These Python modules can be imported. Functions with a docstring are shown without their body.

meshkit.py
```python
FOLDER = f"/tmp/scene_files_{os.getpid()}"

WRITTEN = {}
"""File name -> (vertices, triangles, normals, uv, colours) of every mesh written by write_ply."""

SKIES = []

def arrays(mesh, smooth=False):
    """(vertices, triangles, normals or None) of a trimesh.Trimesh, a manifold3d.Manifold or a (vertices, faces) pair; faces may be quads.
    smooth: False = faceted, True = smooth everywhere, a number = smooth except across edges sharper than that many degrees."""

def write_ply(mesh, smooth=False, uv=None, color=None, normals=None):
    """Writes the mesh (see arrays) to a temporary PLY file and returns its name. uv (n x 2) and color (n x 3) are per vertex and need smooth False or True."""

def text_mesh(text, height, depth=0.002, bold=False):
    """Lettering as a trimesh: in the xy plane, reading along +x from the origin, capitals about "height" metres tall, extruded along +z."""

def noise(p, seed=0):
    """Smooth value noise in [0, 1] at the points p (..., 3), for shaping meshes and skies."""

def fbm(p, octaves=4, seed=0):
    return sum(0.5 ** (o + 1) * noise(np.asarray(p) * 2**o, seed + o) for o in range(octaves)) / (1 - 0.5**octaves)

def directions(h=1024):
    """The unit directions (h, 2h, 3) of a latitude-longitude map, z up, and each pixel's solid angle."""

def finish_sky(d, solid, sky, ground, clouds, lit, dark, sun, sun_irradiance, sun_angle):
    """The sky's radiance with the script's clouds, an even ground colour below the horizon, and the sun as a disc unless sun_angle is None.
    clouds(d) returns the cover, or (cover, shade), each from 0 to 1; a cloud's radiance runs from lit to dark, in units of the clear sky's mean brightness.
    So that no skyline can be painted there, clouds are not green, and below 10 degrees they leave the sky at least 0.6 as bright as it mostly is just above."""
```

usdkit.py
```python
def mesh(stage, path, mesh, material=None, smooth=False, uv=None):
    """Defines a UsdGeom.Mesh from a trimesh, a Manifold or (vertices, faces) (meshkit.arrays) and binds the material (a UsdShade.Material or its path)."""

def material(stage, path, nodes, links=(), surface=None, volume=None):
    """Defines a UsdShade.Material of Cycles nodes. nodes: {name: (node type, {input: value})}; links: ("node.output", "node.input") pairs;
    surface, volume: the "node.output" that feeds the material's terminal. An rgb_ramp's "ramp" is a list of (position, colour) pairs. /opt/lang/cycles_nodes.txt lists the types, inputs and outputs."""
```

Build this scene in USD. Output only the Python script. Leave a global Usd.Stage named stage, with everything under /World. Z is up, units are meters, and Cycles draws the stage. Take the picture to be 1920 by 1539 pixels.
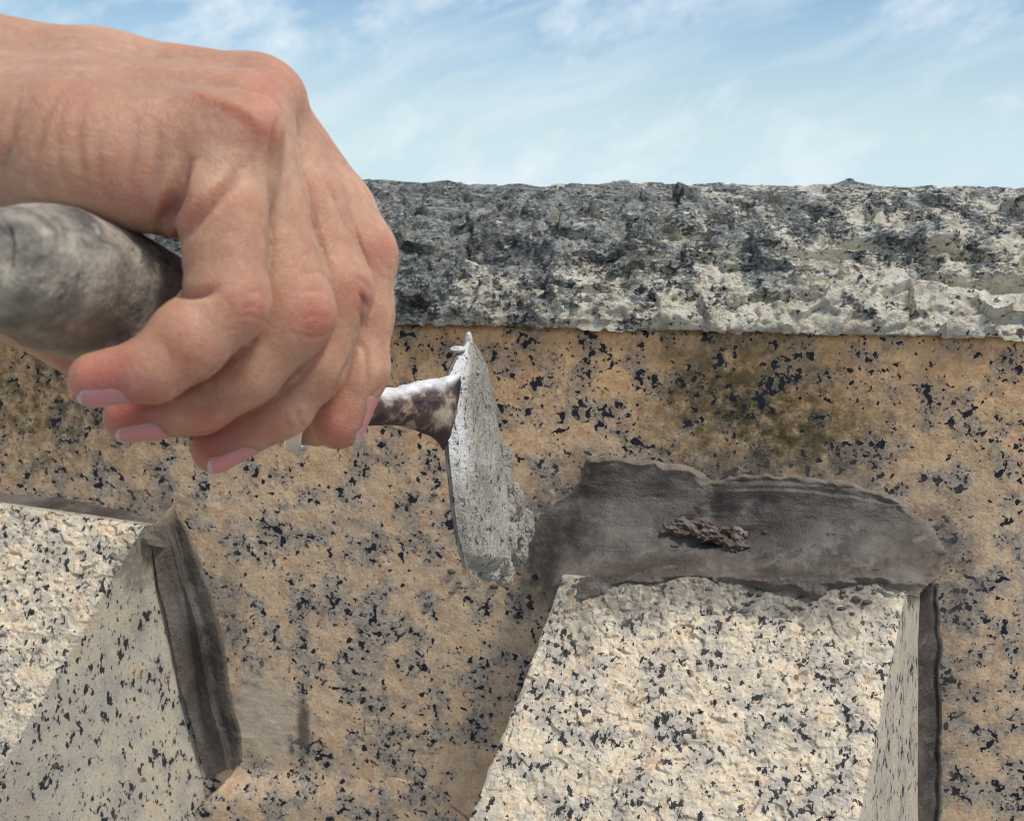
import math
import numpy as np
import trimesh
import usdkit
from meshkit import noise, fbm
from pxr import Usd, UsdGeom, UsdLux, UsdShade, Gf, Sdf, Vt

# ------------------------------------------------------------------ stage, camera, sky, sun
stage = Usd.Stage.CreateInMemory()
UsdGeom.SetStageUpAxis(stage, UsdGeom.Tokens.z)
UsdGeom.SetStageMetersPerUnit(stage, 1.0)
UsdGeom.Xform.Define(stage, '/World')
UsdGeom.Scope.Define(stage, '/World/Looks')

F = 2133.0                      # focal length in pixels of the 1920-wide photograph
PITCH = math.radians(10.0)
CAM = np.array([0.0, 0.0, 0.80])
RIGHT = np.array([1.0, 0, 0])
FWD = np.array([0, math.cos(PITCH), -math.sin(PITCH)])
UP = np.array([0, math.sin(PITCH), math.cos(PITCH)])
EXPOSURE = 0.92
SUN_EL, SUN_AZ = math.radians(60), math.radians(124)     # azimuth from +y towards +x
SUN_I, SUN_ANGLE = 0.40, 14.0
SKY_STRENGTH = 0.072

cam = UsdGeom.Camera.Define(stage, '/World/camera')
M = Gf.Matrix4d(*RIGHT, 0, *UP, 0, *(-FWD), 0, *CAM, 1)
cam.AddTransformOp().Set(M)
cam.CreateHorizontalApertureAttr(36.0)
cam.CreateVerticalApertureAttr(36.0 * 820 / 1024)
cam.CreateFocalLengthAttr(36.0 * F / 1920)
cam.CreateClippingRangeAttr(Gf.Vec2f(0.01, 5000))
cam.CreateExposureAttr(EXPOSURE)
cam.CreateFStopAttr(32.0)
cam.CreateFocusDistanceAttr(0.30)


class Out:
    def __init__(s, node, name):
        s.ref = f'{node}.{name}'


class Mat:
    """A little builder of Cycles node graphs."""
    def __init__(s, name):
        s.path, s.nodes, s.links, s.n = '/World/Looks/' + name, {}, [], 0

    def __call__(s, kind, out, **inp):
        s.n += 1
        name = f'n{s.n}'
        vals = {}
        for k, v in inp.items():
            if isinstance(v, Out):
                s.links.append((v.ref, f'{name}.{k}'))
            else:
                vals[k] = v
        s.nodes[name] = (kind, vals)
        return Out(name, out)

    def pos(s):
        return s('geometry', 'position')

    def noise(s, v, scale, detail=3, rough=0.55, dist=0.0, w=None):
        return s('noise_texture', 'fac', vector=v, scale=scale, detail=float(detail), roughness=rough, distortion=dist)

    def ncol(s, v, scale, detail=2):
        return s('noise_texture', 'color', vector=v, scale=scale, detail=float(detail))

    def warp(s, v, scale, amount):
        c = s('vector_math', 'vector', math_type='subtract', vector1=s.ncol(v, scale), vector2=(.5, .5, .5))
        c = s('vector_math', 'vector', math_type='scale', vector1=c, scale=amount)
        return s('vector_math', 'vector', math_type='add', vector1=v, vector2=c)

    def ramp(s, fac, stops):
        return s('rgb_ramp', 'color', fac=fac, ramp=[(p, c if np.ndim(c) else (c, c, c)) for p, c in stops])

    def val(s, fac, stops):
        return s('rgb_to_bw', 'val', color=s.ramp(fac, stops))

    def mix(s, fac, a, b, mode='mix'):
        return s('mix_color', 'result', blend_type=mode, fac=fac, a=a, b=b)

    def math(s, op, a, b=0.0, c=0.0):
        return s('math', 'value', math_type=op, value1=a, value2=b, value3=c)

    def stretch(s, v, sc, loc=(0, 0, 0), rot=(0, 0, 0)):
        return s('mapping', 'vector', vector=v, scale=sc, location=loc, rotation=rot)

    def blob(s, v, centre, radii, soft=1.0, rot=0.0):
        """1 inside an ellipsoid about a point, falling to 0."""
        d = s('vector_math', 'vector', math_type='subtract', vector1=v, vector2=tuple(centre))
        d = s('vector_math', 'vector', math_type='divide', vector1=d, vector2=tuple(radii))
        l = s('vector_math', 'value', math_type='length', vector1=d)
        return s('map_range', 'result', value=l, from_min=1.0 + soft / 2, from_max=1.0 - soft / 2, to_min=0.0, to_max=1.0, clamp=True)

    def attr(s, name):
        return s('attribute', 'fac', attribute=name)

    def bump(s, h, dist, strength=1.0, normal=None):
        kw = dict(height=h, distance=dist, strength=strength)
        if normal is not None:
            kw['normal'] = normal
        return s('bump', 'normal', **kw)

    def done(s, surf=None, volume=None):
        return usdkit.material(stage, s.path, s.nodes, s.links, surface=surf.ref if surf else None, volume=volume.ref if volume else None)


# sky: single scattering with thin drifting cirrus
sk = Mat('sky')
gen = sk('texture_coordinate', 'generated')
sky = sk('sky_texture', 'color', sky_type='single_scattering', sun_disc=False, sun_elevation=SUN_EL, sun_rotation=SUN_AZ,
         altitude=100.0, air_density=1.0, aerosol_density=1.0, ozone_density=1.0)
sep = sk('separate_xyz', 'z', vector=gen)
veil = sk.val(sep, [(0.0, .98), (.045, .86), (.10, .40), (.17, .08), (.4, .05), (1.0, .05)])
tilt = sk.stretch(sk.stretch(sk.warp(gen, 6.0, .06), (1, 1, 1), rot=(0, math.radians(20), 0)), (4.5, 4.5, 30.0))
wisps = sk.val(sk.noise(tilt, 1.0, 7, .58), [(.52, 0.0), (.84, .6)])
bank = sk.val(sk.noise(sk.stretch(sk.stretch(sk.warp(gen, 9.0, .035), (1, 1, 1), rot=(0, math.radians(24), 0)), (4.0, 4.0, 8.0)), 1.5, 7, .62), [(.49, 0.0), (.66, .9)])
sky = sk('hsv', 'color', hue=.5, saturation=1.2, value=.97, fac=1.0, color=sky)
sky = sk.mix(veil, sky, (4.7, 6.0, 6.7))
sky = sk.mix(sk.math('maximum', wisps, bank), sky, (6.0, 6.7, 7.2))
bg = sk('background_shader', 'background', color=sky, strength=SKY_STRENGTH)
skm = sk.done(bg)
dome = UsdLux.DomeLight.Define(stage, '/World/sky')
UsdShade.MaterialBindingAPI.Apply(dome.GetPrim()).Bind(skm)
dome.GetPrim().SetCustomDataByKey('kind', 'structure')

sun = UsdLux.DistantLight.Define(stage, '/World/sun')
sun.CreateIntensityAttr(SUN_I)
sun.CreateNormalizeAttr(True)
sun.CreateAngleAttr(SUN_ANGLE)
sun.CreateColorAttr(Gf.Vec3f(1.0, 0.95, 0.87))
sd = np.array([math.sin(SUN_AZ) * math.cos(SUN_EL), math.cos(SUN_AZ) * math.cos(SUN_EL), math.sin(SUN_EL)])
zx = np.cross([0, 0, 1], sd); zx /= np.linalg.norm(zx); zy = np.cross(sd, zx)
sun.AddTransformOp().Set(Gf.Matrix4d(*zx, 0, *zy, 0, *sd, 0, 0, 0, 0, 1))


# ------------------------------------------------------------------ helpers
def at(px, py, d):
    """The point seen at pixel (px, py) of the photograph at d metres along the view axis."""
    px, py, d = np.broadcast_arrays(np.asarray(px, float), np.asarray(py, float), np.asarray(d, float))
    return CAM + ((px - 960) / F * d)[..., None] * RIGHT + ((769.5 - py) / F * d)[..., None] * UP + d[..., None] * FWD


def pixel(p):
    q = np.asarray(p) - CAM
    d = q @ FWD
    return 960 + F * (q @ RIGHT) / d, 769.5 - F * (q @ UP) / d, d


PSI = math.radians(12)
WN = np.array([-math.sin(PSI), -math.cos(PSI), 0])       # wall normal, towards the camera
WT = np.array([math.cos(PSI), -math.sin(PSI), 0])        # along the wall
W0 = np.array([0, 0.355, CAM[2]])


def wall_point(s, z, h=0.0):
    s, z, h = np.broadcast_arrays(np.asarray(s, float), np.asarray(z, float), np.asarray(h, float))
    return W0 + s[..., None] * WT + z[..., None] * np.array([0, 0, 1.0]) + h[..., None] * WN


def on_wall(px, py, h=0.0):
    """(s, z) of the point where the ray through a pixel meets the plane h in front of the wall."""
    px, py, h = np.broadcast_arrays(np.asarray(px, float), np.asarray(py, float), np.asarray(h, float))
    r = ((px - 960) / F)[..., None] * RIGHT + ((769.5 - py) / F)[..., None] * UP + FWD
    t = (h + (W0 - CAM) @ WN) / (r @ WN)
    p = CAM + t[..., None] * r - W0
    return p @ WT, p[..., 2]


def hit(px, py, h=0.0):
    s, z = on_wall(px, py, h)
    return wall_point(s, z, h)


def quads(nv, nu):
    i = np.arange(nv - 1)[:, None] * nu + np.arange(nu - 1)[None]
    return np.stack([i, i + 1, i + nu + 1, i + nu], -1).reshape(-1, 4)


def slab(front, back):
    """A closed mesh of a grid of points (nv, nu, 3) and a ring behind it (offset vector or an equal grid)."""
    nv, nu = front.shape[:2]
    b = front + np.asarray(back) if np.ndim(back) == 1 else back
    q = quads(nv, nu)
    n = nv * nu
    rim = np.concatenate([np.arange(nu), np.arange(1, nv) * nu + nu - 1, (nv - 1) * nu + np.arange(nu - 2, -1, -1), np.arange(nv - 2, 0, -1) * nu])
    ring = b.reshape(-1, 3)[rim]
    v = np.vstack([front.reshape(-1, 3), front.reshape(-1, 3)[rim], ring, ring.mean(0)[None]])
    m = len(rim)
    a0 = n + np.arange(m); a1 = n + (np.arange(m) + 1) % m
    b0 = a0 + m; b1 = a1 + m
    f = np.vstack([q[:, [0, 1, 2]], q[:, [0, 2, 3]], np.stack([a0, b0, b1], 1), np.stack([a0, b1, a1], 1),
                   np.stack([b0, np.full(m, n + 2 * m), b1], 1)])
    return v, f


def outward(v, f, towards):
    """Turns the faces round if the mesh's first faces look away from a direction."""
    nrm = np.cross(v[f[:, 1]] - v[f[:, 0]], v[f[:, 2]] - v[f[:, 0]])
    k = min(2000, len(f))
    return (v, f[:, ::-1]) if nrm[:k].sum(0) @ towards < 0 else (v, f)


names = {}


def path_of(name, parent='/World'):
    k = names.get((parent, name), 0)
    names[(parent, name)] = k + 1
    return f'{parent}/{name}' + (f'_{k:03d}' if k else '')


def thing(name, label, cat, loc, group=None):
    p = path_of(name)
    x = UsdGeom.Xform.Define(stage, p)
    x.AddTranslateOp().Set(Gf.Vec3d(*map(float, loc)))
    tag(x.GetPrim(), label, cat, group)
    return p, np.asarray(loc, float)


def tag(prim, label=None, cat=None, group=None, kind=None):
    for k, v in (('label', label), ('category', cat), ('group', group), ('kind', kind)):
        if v:
            prim.SetCustomDataByKey(k, v)


def part(owner, name, mesh, mat, smooth=True, label=None, attrs=None, kind=None):
    """A mesh under a thing (path, base) or under another part; its points are given in the world."""
    parent, base = owner
    p = path_of(name, parent)
    v, f = mesh if isinstance(mesh, tuple) else (np.array(mesh.vertices), np.array(mesh.faces))
    m = usdkit.mesh(stage, p, (np.asarray(v) - base, np.asarray(f)), mat, smooth=smooth)
    tag(m.GetPrim(), label, kind=kind)
    for k, a in (attrs or {}).items():
        UsdGeom.PrimvarsAPI(m).CreatePrimvar(k, Sdf.ValueTypeNames.FloatArray, 'vertex').Set(Vt.FloatArray.FromNumpy(np.asarray(a, np.float32)))
    return p, base


def smoothstep(a, b, x):
    t = np.clip((np.asarray(x, float) - a) / (b - a), 0, 1)
    return t * t * (3 - 2 * t)


def nz(x, y, z=0.0, seed=0, oct=4):
    p = np.stack(np.broadcast_arrays(np.asarray(x, float), np.asarray(y, float), np.asarray(z, float)), -1)
    return fbm(p, oct, seed) - 0.5


def ridge(x, y, seed=0, oct=3):
    out, amp = 0, 1.0
    for o in range(oct):
        p = np.stack(np.broadcast_arrays(x * 2.0 ** o, y * 2.0 ** o, 0.37 * o), -1)
        out = out + amp * (1 - np.abs(2 * noise(p, seed + 7 * o) - 1))
        amp *= 0.5
    return out / 1.75 - 0.5


def facets(x, y, spacing, seed, tilt=.35, step=.25):
    """Broken crystal faces (mm): a random plane on every cell of a jittered grid; also the cell's random number."""
    from scipy.spatial import cKDTree
    rng = np.random.default_rng(seed)
    gx, gy = np.meshgrid(np.arange(x.min() - 3 * spacing, x.max() + 3 * spacing, spacing), np.arange(y.min() - 3 * spacing, y.max() + 3 * spacing, spacing))
    s = np.stack([gx.ravel(), gy.ravel()], 1) + rng.uniform(-.55, .55, (gx.size, 2)) * spacing
    q = np.stack([(x + .35 * spacing * nz(x / spacing, y / spacing, 0, seed + 1, 3)).ravel(), (y + .35 * spacing * nz(x / spacing, y / spacing, 5, seed + 2, 3)).ravel()], 1)
    i = cKDTree(s).query(q)[1]
    g, h, r = rng.normal(0, tilt, (len(s), 2)), rng.normal(0, step * spacing / 3, len(s)), rng.random(len(s))
    d = h[i] + ((np.stack([x.ravel(), y.ravel()], 1) - s[i]) * g[i]).sum(1)
    return d.reshape(x.shape), r[i].reshape(x.shape)


def poly(pts, n):
    """n points evenly along a smooth curve through pts (k, any)."""
    from scipy.interpolate import PchipInterpolator
    pts = np.asarray(pts, float)
    d = np.r_[0, np.cumsum(np.linalg.norm(np.diff(pts[:, :2], axis=0), axis=1) + 1e-9)]
    return PchipInterpolator(d / d[-1], pts)(np.linspace(0, 1, n))

# ------------------------------------------------------------------ materials
def granite_sawn():
    m = Mat('sawn_granite')
    p = m.pos()
    w = m.warp(p, 130.0, 0.006)
    n1 = m.noise(w, 130.0, 6, 0.66)
    col = m.ramp(n1, [(.30, (.52, .41, .31)), (.45, (.66, .50, .35)), (.58, (.74, .55, .36)), (.72, (.77, .62, .46))])
    ora = m.noise(p, 150.0, 3, .5)
    col = m.mix(m.val(ora, [(.52, 0.0), (.70, .5)]), col, (.68, .47, .26))
    cl = m.noise(m.warp(p, 220.0, .005), 105.0, 3, .55)
    gm = m.math('multiply_add', m.noise(p, 520.0, 4, .65), .30, m.math('add', cl, -.15))
    grey = m.ramp(m.noise(p, 800.0, 3, .6), [(.3, (.25, .235, .225)), (.7, (.50, .455, .41))])
    col = m.mix(m.val(gm, [(.455, 0.0), (.585, .8)]), col, grey)
    fine = m.noise(p, 1000.0, 4, 0.65)
    vc = m('separate_color', 'r', color=m('voronoi_texture', 'color', vector=m.warp(p, 500.0, .002), scale=430.0))
    col = m.mix(.5, col, m.ramp(vc, [(0, .33), (.5, .52), (1, .62)]), 'overlay')
    col = m.mix(.8, col, m.ramp(fine, [(.28, .30), (.72, .66)]), 'overlay')
    # iron and soot near the top edge
    sep = m('separate_xyz', 'z', vector=p)
    edge = m('map_range', 'result', value=sep, from_min=CAM[2] - .095, from_max=CAM[2] - .04, to_min=0.0, to_max=.6, clamp=True)
    col = m.mix(edge, col, m.mix(1.0, col, (1.0, .74, .42), 'multiply'))
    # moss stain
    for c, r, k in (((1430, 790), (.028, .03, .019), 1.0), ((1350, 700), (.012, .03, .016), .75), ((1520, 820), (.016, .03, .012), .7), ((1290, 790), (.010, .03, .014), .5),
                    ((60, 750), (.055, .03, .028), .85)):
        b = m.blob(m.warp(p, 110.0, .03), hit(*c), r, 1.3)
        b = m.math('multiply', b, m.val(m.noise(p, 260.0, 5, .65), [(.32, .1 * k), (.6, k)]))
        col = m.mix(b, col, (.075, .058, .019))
    col = m.mix(1.0, col, (1.0, .962, .90), 'multiply')
    # black mica
    a = m.noise(m.warp(p, 800.0, .0008), 400.0, 2.5, 0.55)
    s = m.math('multiply_add', cl, .50, m.math('add', a, -.25))
    col = m.mix(m.val(s, [(.618, 0.0), (.636, 1.0)]), col, (.014, .015, .024))
    a2 = m.noise(m.warp(p, 1200.0, .0005), 760.0, 2.5, 0.55)
    s2 = m.math('multiply_add', cl, .45, m.math('add', a2, -.225))
    col = m.mix(m.val(s2, [(.635, 0.0), (.66, .9)]), col, (.02, .02, .028))
    # wet mortar slop round the bed and the joints
    for c, r, k in (((1040, 985), (.010, .03, .016), .9), ((1090, 880), (.006, .03, .008), .6), ((1350, 880), (.016, .03, .0055), .65), ((1560, 898), (.02, .03, .0055), .6), ((1745, 985), (.008, .03, .012), .6), ((1790, 1060), (.006, .03, .010), .5), ((1785, 1250), (.006, .03, .05), .45),
                    ((300, 945), (.012, .03, .006), .7), ((425, 1150), (.006, .03, .022), .6), ((455, 1350), (.005, .03, .014), .6), ((1010, 1075), (.006, .03, .010), .9), ((960, 1060), (.006, .03, .010), .5)):
        b = m.math('multiply', m.blob(m.warp(p, 150.0, .010), hit(*c), r, 1.1), m.val(m.noise(p, 330.0, 5, .65), [(.34, .25 * k), (.58, k)]))
        col = m.mix(b, col, (.155, .13, .108))
    # a thin film of mortar wiped over the face beside the joint
    fb = m.blob(m.warp(p, 90.0, .012), hit(503, 1345), (.0110, .03, .0160), .7)
    fb = m.math('multiply', fb, m.val(m.noise(m.stretch(p, (.6, .6, 3.0)), 200.0, 4, .6), [(.3, .7), (.6, .97)]))
    col = m.mix(fb, col, m.ramp(m.noise(m.stretch(p, (.5, .5, 4.0)), 260.0, 4, .6), [(.35, (.50, .40, .285)), (.65, (.64, .52, .38))]))
    cb = m.blob(m.warp(p, 60.0, .006), hit(568, 1358), (.0022, .03, .0105), .8)
    col = m.mix(m.math('multiply', cb, .9), col, (.12, .098, .08))
    h = m.math('add', m.math('multiply', m.noise(p, 500.0, 4, .6), .7), m.math('multiply', fine, .3))
    b = m('principled_bsdf', 'BSDF', base_color=col, roughness=m.val(n1, [(.3, .42), (.7, .62)]), normal=m.bump(h, .0006, .55), specular_ior_level=.35)
    return m.done(b)


def granite_rough(name='split_granite'):
    m = Mat(name)
    p = m.pos()
    w = m.warp(p, 240.0, .005)
    side = m.attr('sawn')
    n1 = m.noise(w, 150.0, 5, .6)
    col = m.ramp(n1, [(.28, (.36, .32, .29)), (.40, (.56, .49, .40)), (.50, (.74, .65, .51)), (.60, (.75, .57, .39)), (.72, (.83, .78, .69))])
    v = m('voronoi_texture', 'color', vector=m.warp(p, 300.0, .004), scale=360.0)
    r = m.math('add', m.math('multiply', m('separate_color', 'r', color=v), .35), m.math('multiply', m.attr('grain'), .65))
    col = m.mix(.6, col, m.ramp(r, [(0, (.42, .40, .39)), (.2, (.62, .54, .43)), (.5, (.78, .72, .62)), (.75, (.66, .49, .33)), (1, (.83, .80, .74))]))
    fine = m.noise(p, 1300.0, 3, .6)
    col = m.mix(.5, col, m.ramp(fine, [(.25, .36), (.75, .62)]), 'overlay')
    sv = m.noise(m.stretch(m.warp(p, 120.0, .006), (1.0, 1.0, .38)), 120.0, 5, .65)
    sc = m.ramp(sv, [(.34, (.27, .28, .29)), (.45, (.41, .40, .37)), (.56, (.48, .455, .40)), (.68, (.52, .455, .38))])
    sc = m.mix(.7, sc, m.ramp(fine, [(.28, .32), (.72, .66)]), 'overlay')
    col = m.mix(side, col, m.mix(.8, col, sc))
    st = m.stretch(p, (1.0, 1.0, .55))
    a = m.noise(m.warp(st, 900.0, .0009), 540.0, 3, .58)
    cl = m.noise(p, 110.0, 3, .55)
    s = m.math('multiply_add', cl, .46, m.math('add', a, -.23))
    gq = m.math('multiply_add', m.noise(p, 500.0, 3, .6), .3, m.math('add', cl, -.15))
    col = m.mix(m.val(gq, [(.47, 0.0), (.60, .65)]), col, (.38, .365, .36))
    col = m.mix(m.val(s, [(.595, 0.0), (.615, .97)]), col, (.022, .024, .032))
    a2 = m.noise(m.warp(st, 1200.0, .0006), 800.0, 3, .6)
    col = m.mix(m.val(a2, [(.635, 0.0), (.665, .85)]), col, (.05, .045, .042))
    for c, r_, k_ in ((hit(1072, 1110, .018), (.006, .02, .008), .95), (hit(1090, 1180, .025), (.004, .02, .009), .7), (hit(255, 1060, .02), (.0055, .02, .009), .95), (hit(290, 1010, .017), (.006, .02, .004), .9), (hit(1500, 1118, .03), (.022, .03, .0062), .85), (hit(1180, 1112, .03), (.016, .03, .0065), .9), (hit(1340, 1105, .03), (.022, .03, .0052), .8), (hit(1640, 1105, .03), (.008, .03, .004), .7), (hit(1530, 1140, .03), (.008, .03, .004), .7),
                      (hit(60, 925, .015), (.06, .03, .004), .55)):
        b = m.math('multiply', m.blob(m.warp(p, 170.0, .012), c, r_, .7), m.val(m.noise(p, 420.0, 4, .6), [(.33, .3 * k_), (.5, k_)]))
        col = m.mix(b, col, (.235, .215, .188))
    rt = m.noise(p, 140.0, 4, .6)
    col = m.mix(m.val(rt, [(.58, 0.0), (.72, .45)]), col, (.60, .40, .22))
    col = m.mix(1.0, col, (1.0, .965, .875), 'multiply')
    h = m.math('add', m.math('multiply', m.noise(w, 700.0, 4, .65), .6), m.math('multiply', r, .25))
    h = m.math('multiply', h, m.math('subtract', 1.0, m.math('multiply', side, .75)))
    b = m('principled_bsdf', 'BSDF', base_color=col, roughness=.62, normal=m.bump(h, .0012, .8), specular_ior_level=.35)
    return m.done(b)


def coping_stone():
    m = Mat('lichen_granite')
    p = m.pos()
    w = m.warp(p, 160.0, .009)
    n1 = m.noise(w, 120.0, 7, .7)
    dark = m.ramp(n1, [(.30, (.035, .036, .036)), (.41, (.11, .113, .106)), (.50, (.23, .235, .215)), (.59, (.38, .38, .335)), (.70, (.60, .58, .50))])
    fine = m.noise(m.stretch(m.warp(p, 600.0, .002), (1, 1, 1.4)), 750.0, 4, .68)
    fleck = m.noise(m.stretch(m.warp(p, 900.0, .0016), (1, 1, 2.0)), 620.0, 4, .7)
    dark = m.mix(m.val(fleck, [(.52, 0.0), (.62, .9)]), dark, (.56, .58, .54))
    dark = m.mix(m.val(fleck, [(.34, .9), (.45, 0.0)]), dark, (.012, .013, .018))
    ol = m.noise(p, 110.0, 4, .6)
    dark = m.mix(m.val(ol, [(.52, 0.0), (.66, .55)]), dark, (.20, .175, .105))
    cream = m.ramp(m.noise(w, 190.0, 6, .65), [(.30, (.36, .32, .27)), (.41, (.70, .63, .49)), (.54, (.84, .77, .62)), (.7, (.89, .87, .82))])
    cream = m.mix(.6, cream, m.ramp(fine, [(.28, .22), (.7, .66)]), 'overlay')
    pt = m.noise(m.warp(p, 120.0, .012), 58.0, 5, .62)
    dark = m.mix(m.val(pt, [(.50, 0.0), (.60, .55)]), dark, m.mix(1.0, dark, (.26, .26, .28), 'multiply'))
    big = m.noise(m.warp(p, 90.0, .022), 62.0, 6, .68)
    sx = m('separate_xyz', 'x', vector=p)
    sz = m('separate_xyz', 'z', vector=p)
    low = m('map_range', 'result', value=sz, from_min=CAM[2] - .036, from_max=CAM[2] - .006, to_min=.10, to_max=-.10, clamp=True)
    rt = m('map_range', 'result', value=sx, from_min=-.03, from_max=.10, to_min=-.05, to_max=.12, clamp=True)
    k = m.math('add', m.math('add', big, low), rt)
    k = m.math('multiply_add', m.math('subtract', fleck, .5), .6, k)
    k = m.val(k, [(.515, 0.0), (.59, .95)])
    col = m.mix(k, dark, cream)
    bl = m.noise(m.warp(p, 300.0, .003), 240.0, 4, .65)
    col = m.mix(m.val(bl, [(.60, 0.0), (.63, .9)]), col, (.02, .022, .026))
    rust = m.noise(p, 75.0, 4, .6)
    col = m.mix(m.val(rust, [(.60, 0.0), (.72, .5)]), col, (.16, .11, .06))
    h = m.math('add', m.math('multiply', m.noise(w, 420.0, 6, .7), .7), m.math('multiply', fine, .35))
    b = m('principled_bsdf', 'BSDF', base_color=col, roughness=.7, normal=m.bump(h, .0030, 1.0), specular_ior_level=.3)
    return m.done(b)


def mortar_wet():
    m = Mat('wet_mortar')
    p = m.pos()
    n = m.noise(p, 60.0, 5, .6)
    col = m.ramp(n, [(.34, (.046, .037, .031)), (.48, (.084, .070, .059)), (.62, (.15, .13, .112))])
    g = m.noise(p, 1500.0, 2, .6)
    col = m.mix(.35, col, m.ramp(g, [(.3, .36), (.7, .62)]), 'overlay')
    dr = m.noise(m.stretch(m.warp(p, 160.0, .008), (.8, .8, 1.1)), 150.0, 5, .62)
    col = m.mix(m.val(dr, [(.54, 0.0), (.66, .55)]), col, (.20, .178, .155))
    thin = m.math('multiply', m.attr('thin'), m.val(m.noise(p, 300.0, 5, .65), [(.35, .35), (.6, 1.0)]))
    col = m.mix(thin, col, (.27, .215, .16))
    pits = m.noise(m.warp(p, 500.0, .002), 330.0, 3, .6)
    col = m.mix(m.val(pits, [(.70, 0.0), (.73, .8)]), col, (.03, .028, .03))
    h = m.math('add', m.math('multiply', g, .35), m.math('multiply', m.noise(p, 300.0, 5, .6), .6))
    h = m.math('subtract', h, m.math('multiply', m.val(pits, [(.68, 0.0), (.73, 1.0)]), .6))
    b = m('principled_bsdf', 'BSDF', base_color=col, roughness=.62, normal=m.bump(h, .0011, .8), specular_ior_level=.3)
    return m.done(b)


def mortar_load():
    m = Mat('drying_mortar')
    p = m.pos()
    n = m.noise(p, 110.0, 5, .62)
    dry = m.attr('dry')
    col = m.ramp(n, [(.3, (.26, .238, .20)), (.5, (.36, .332, .28)), (.7, (.46, .43, .37))])
    col = m.mix(dry, col, (.72, .70, .66))
    holes = m.noise(m.stretch(m.warp(p, 700.0, .001), (1.5, 1.5, .6)), 620.0, 3, .6)
    hm = m.val(holes, [(.625, 0.0), (.68, 1.0)])
    col = m.mix(m.math('multiply', hm, .85), col, (.05, .042, .034))
    g = m.noise(p, 1700.0, 2, .6)
    col = m.mix(.4, col, m.ramp(g, [(.3, .36), (.7, .62)]), 'overlay')
    h = m.math('subtract', m.math('add', m.noise(p, 500.0, 5, .65), m.math('multiply', g, .3)), m.math('multiply', hm, .8))
    b = m('principled_bsdf', 'BSDF', base_color=col, roughness=.8, normal=m.bump(h, .0013, .9), specular_ior_level=.25)
    return m.done(b)


def steel_rust():
    m = Mat('stained_steel')
    p = m.pos()
    n = m.noise(m.warp(p, 140.0, .006), 130.0, 5, .62)
    col = m.ramp(n, [(.40, (.03, .018, .02)), (.50, (.085, .048, .04)), (.56, (.30, .22, .16)), (.66, (.44, .36, .28)), (.8, (.55, .50, .43))])
    nz_ = m('separate_xyz', 'z', vector=m('geometry', 'normal'))
    up_ = m.math('multiply', m.attr('crust'), m.val(m.noise(p, 240.0, 4, .6), [(.3, .55), (.6, 1.0)]))
    col = m.mix(up_, col, (.78, .76, .74))
    h = m.math('add', m.noise(p, 420.0, 5, .6), m.math('multiply', n, .5))
    b = m('principled_bsdf', 'BSDF', base_color=col, roughness=m.val(n, [(.4, .5), (.6, .75)]), metallic=.08, normal=m.bump(h, .0010, .6))
    return m.done(b)


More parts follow.
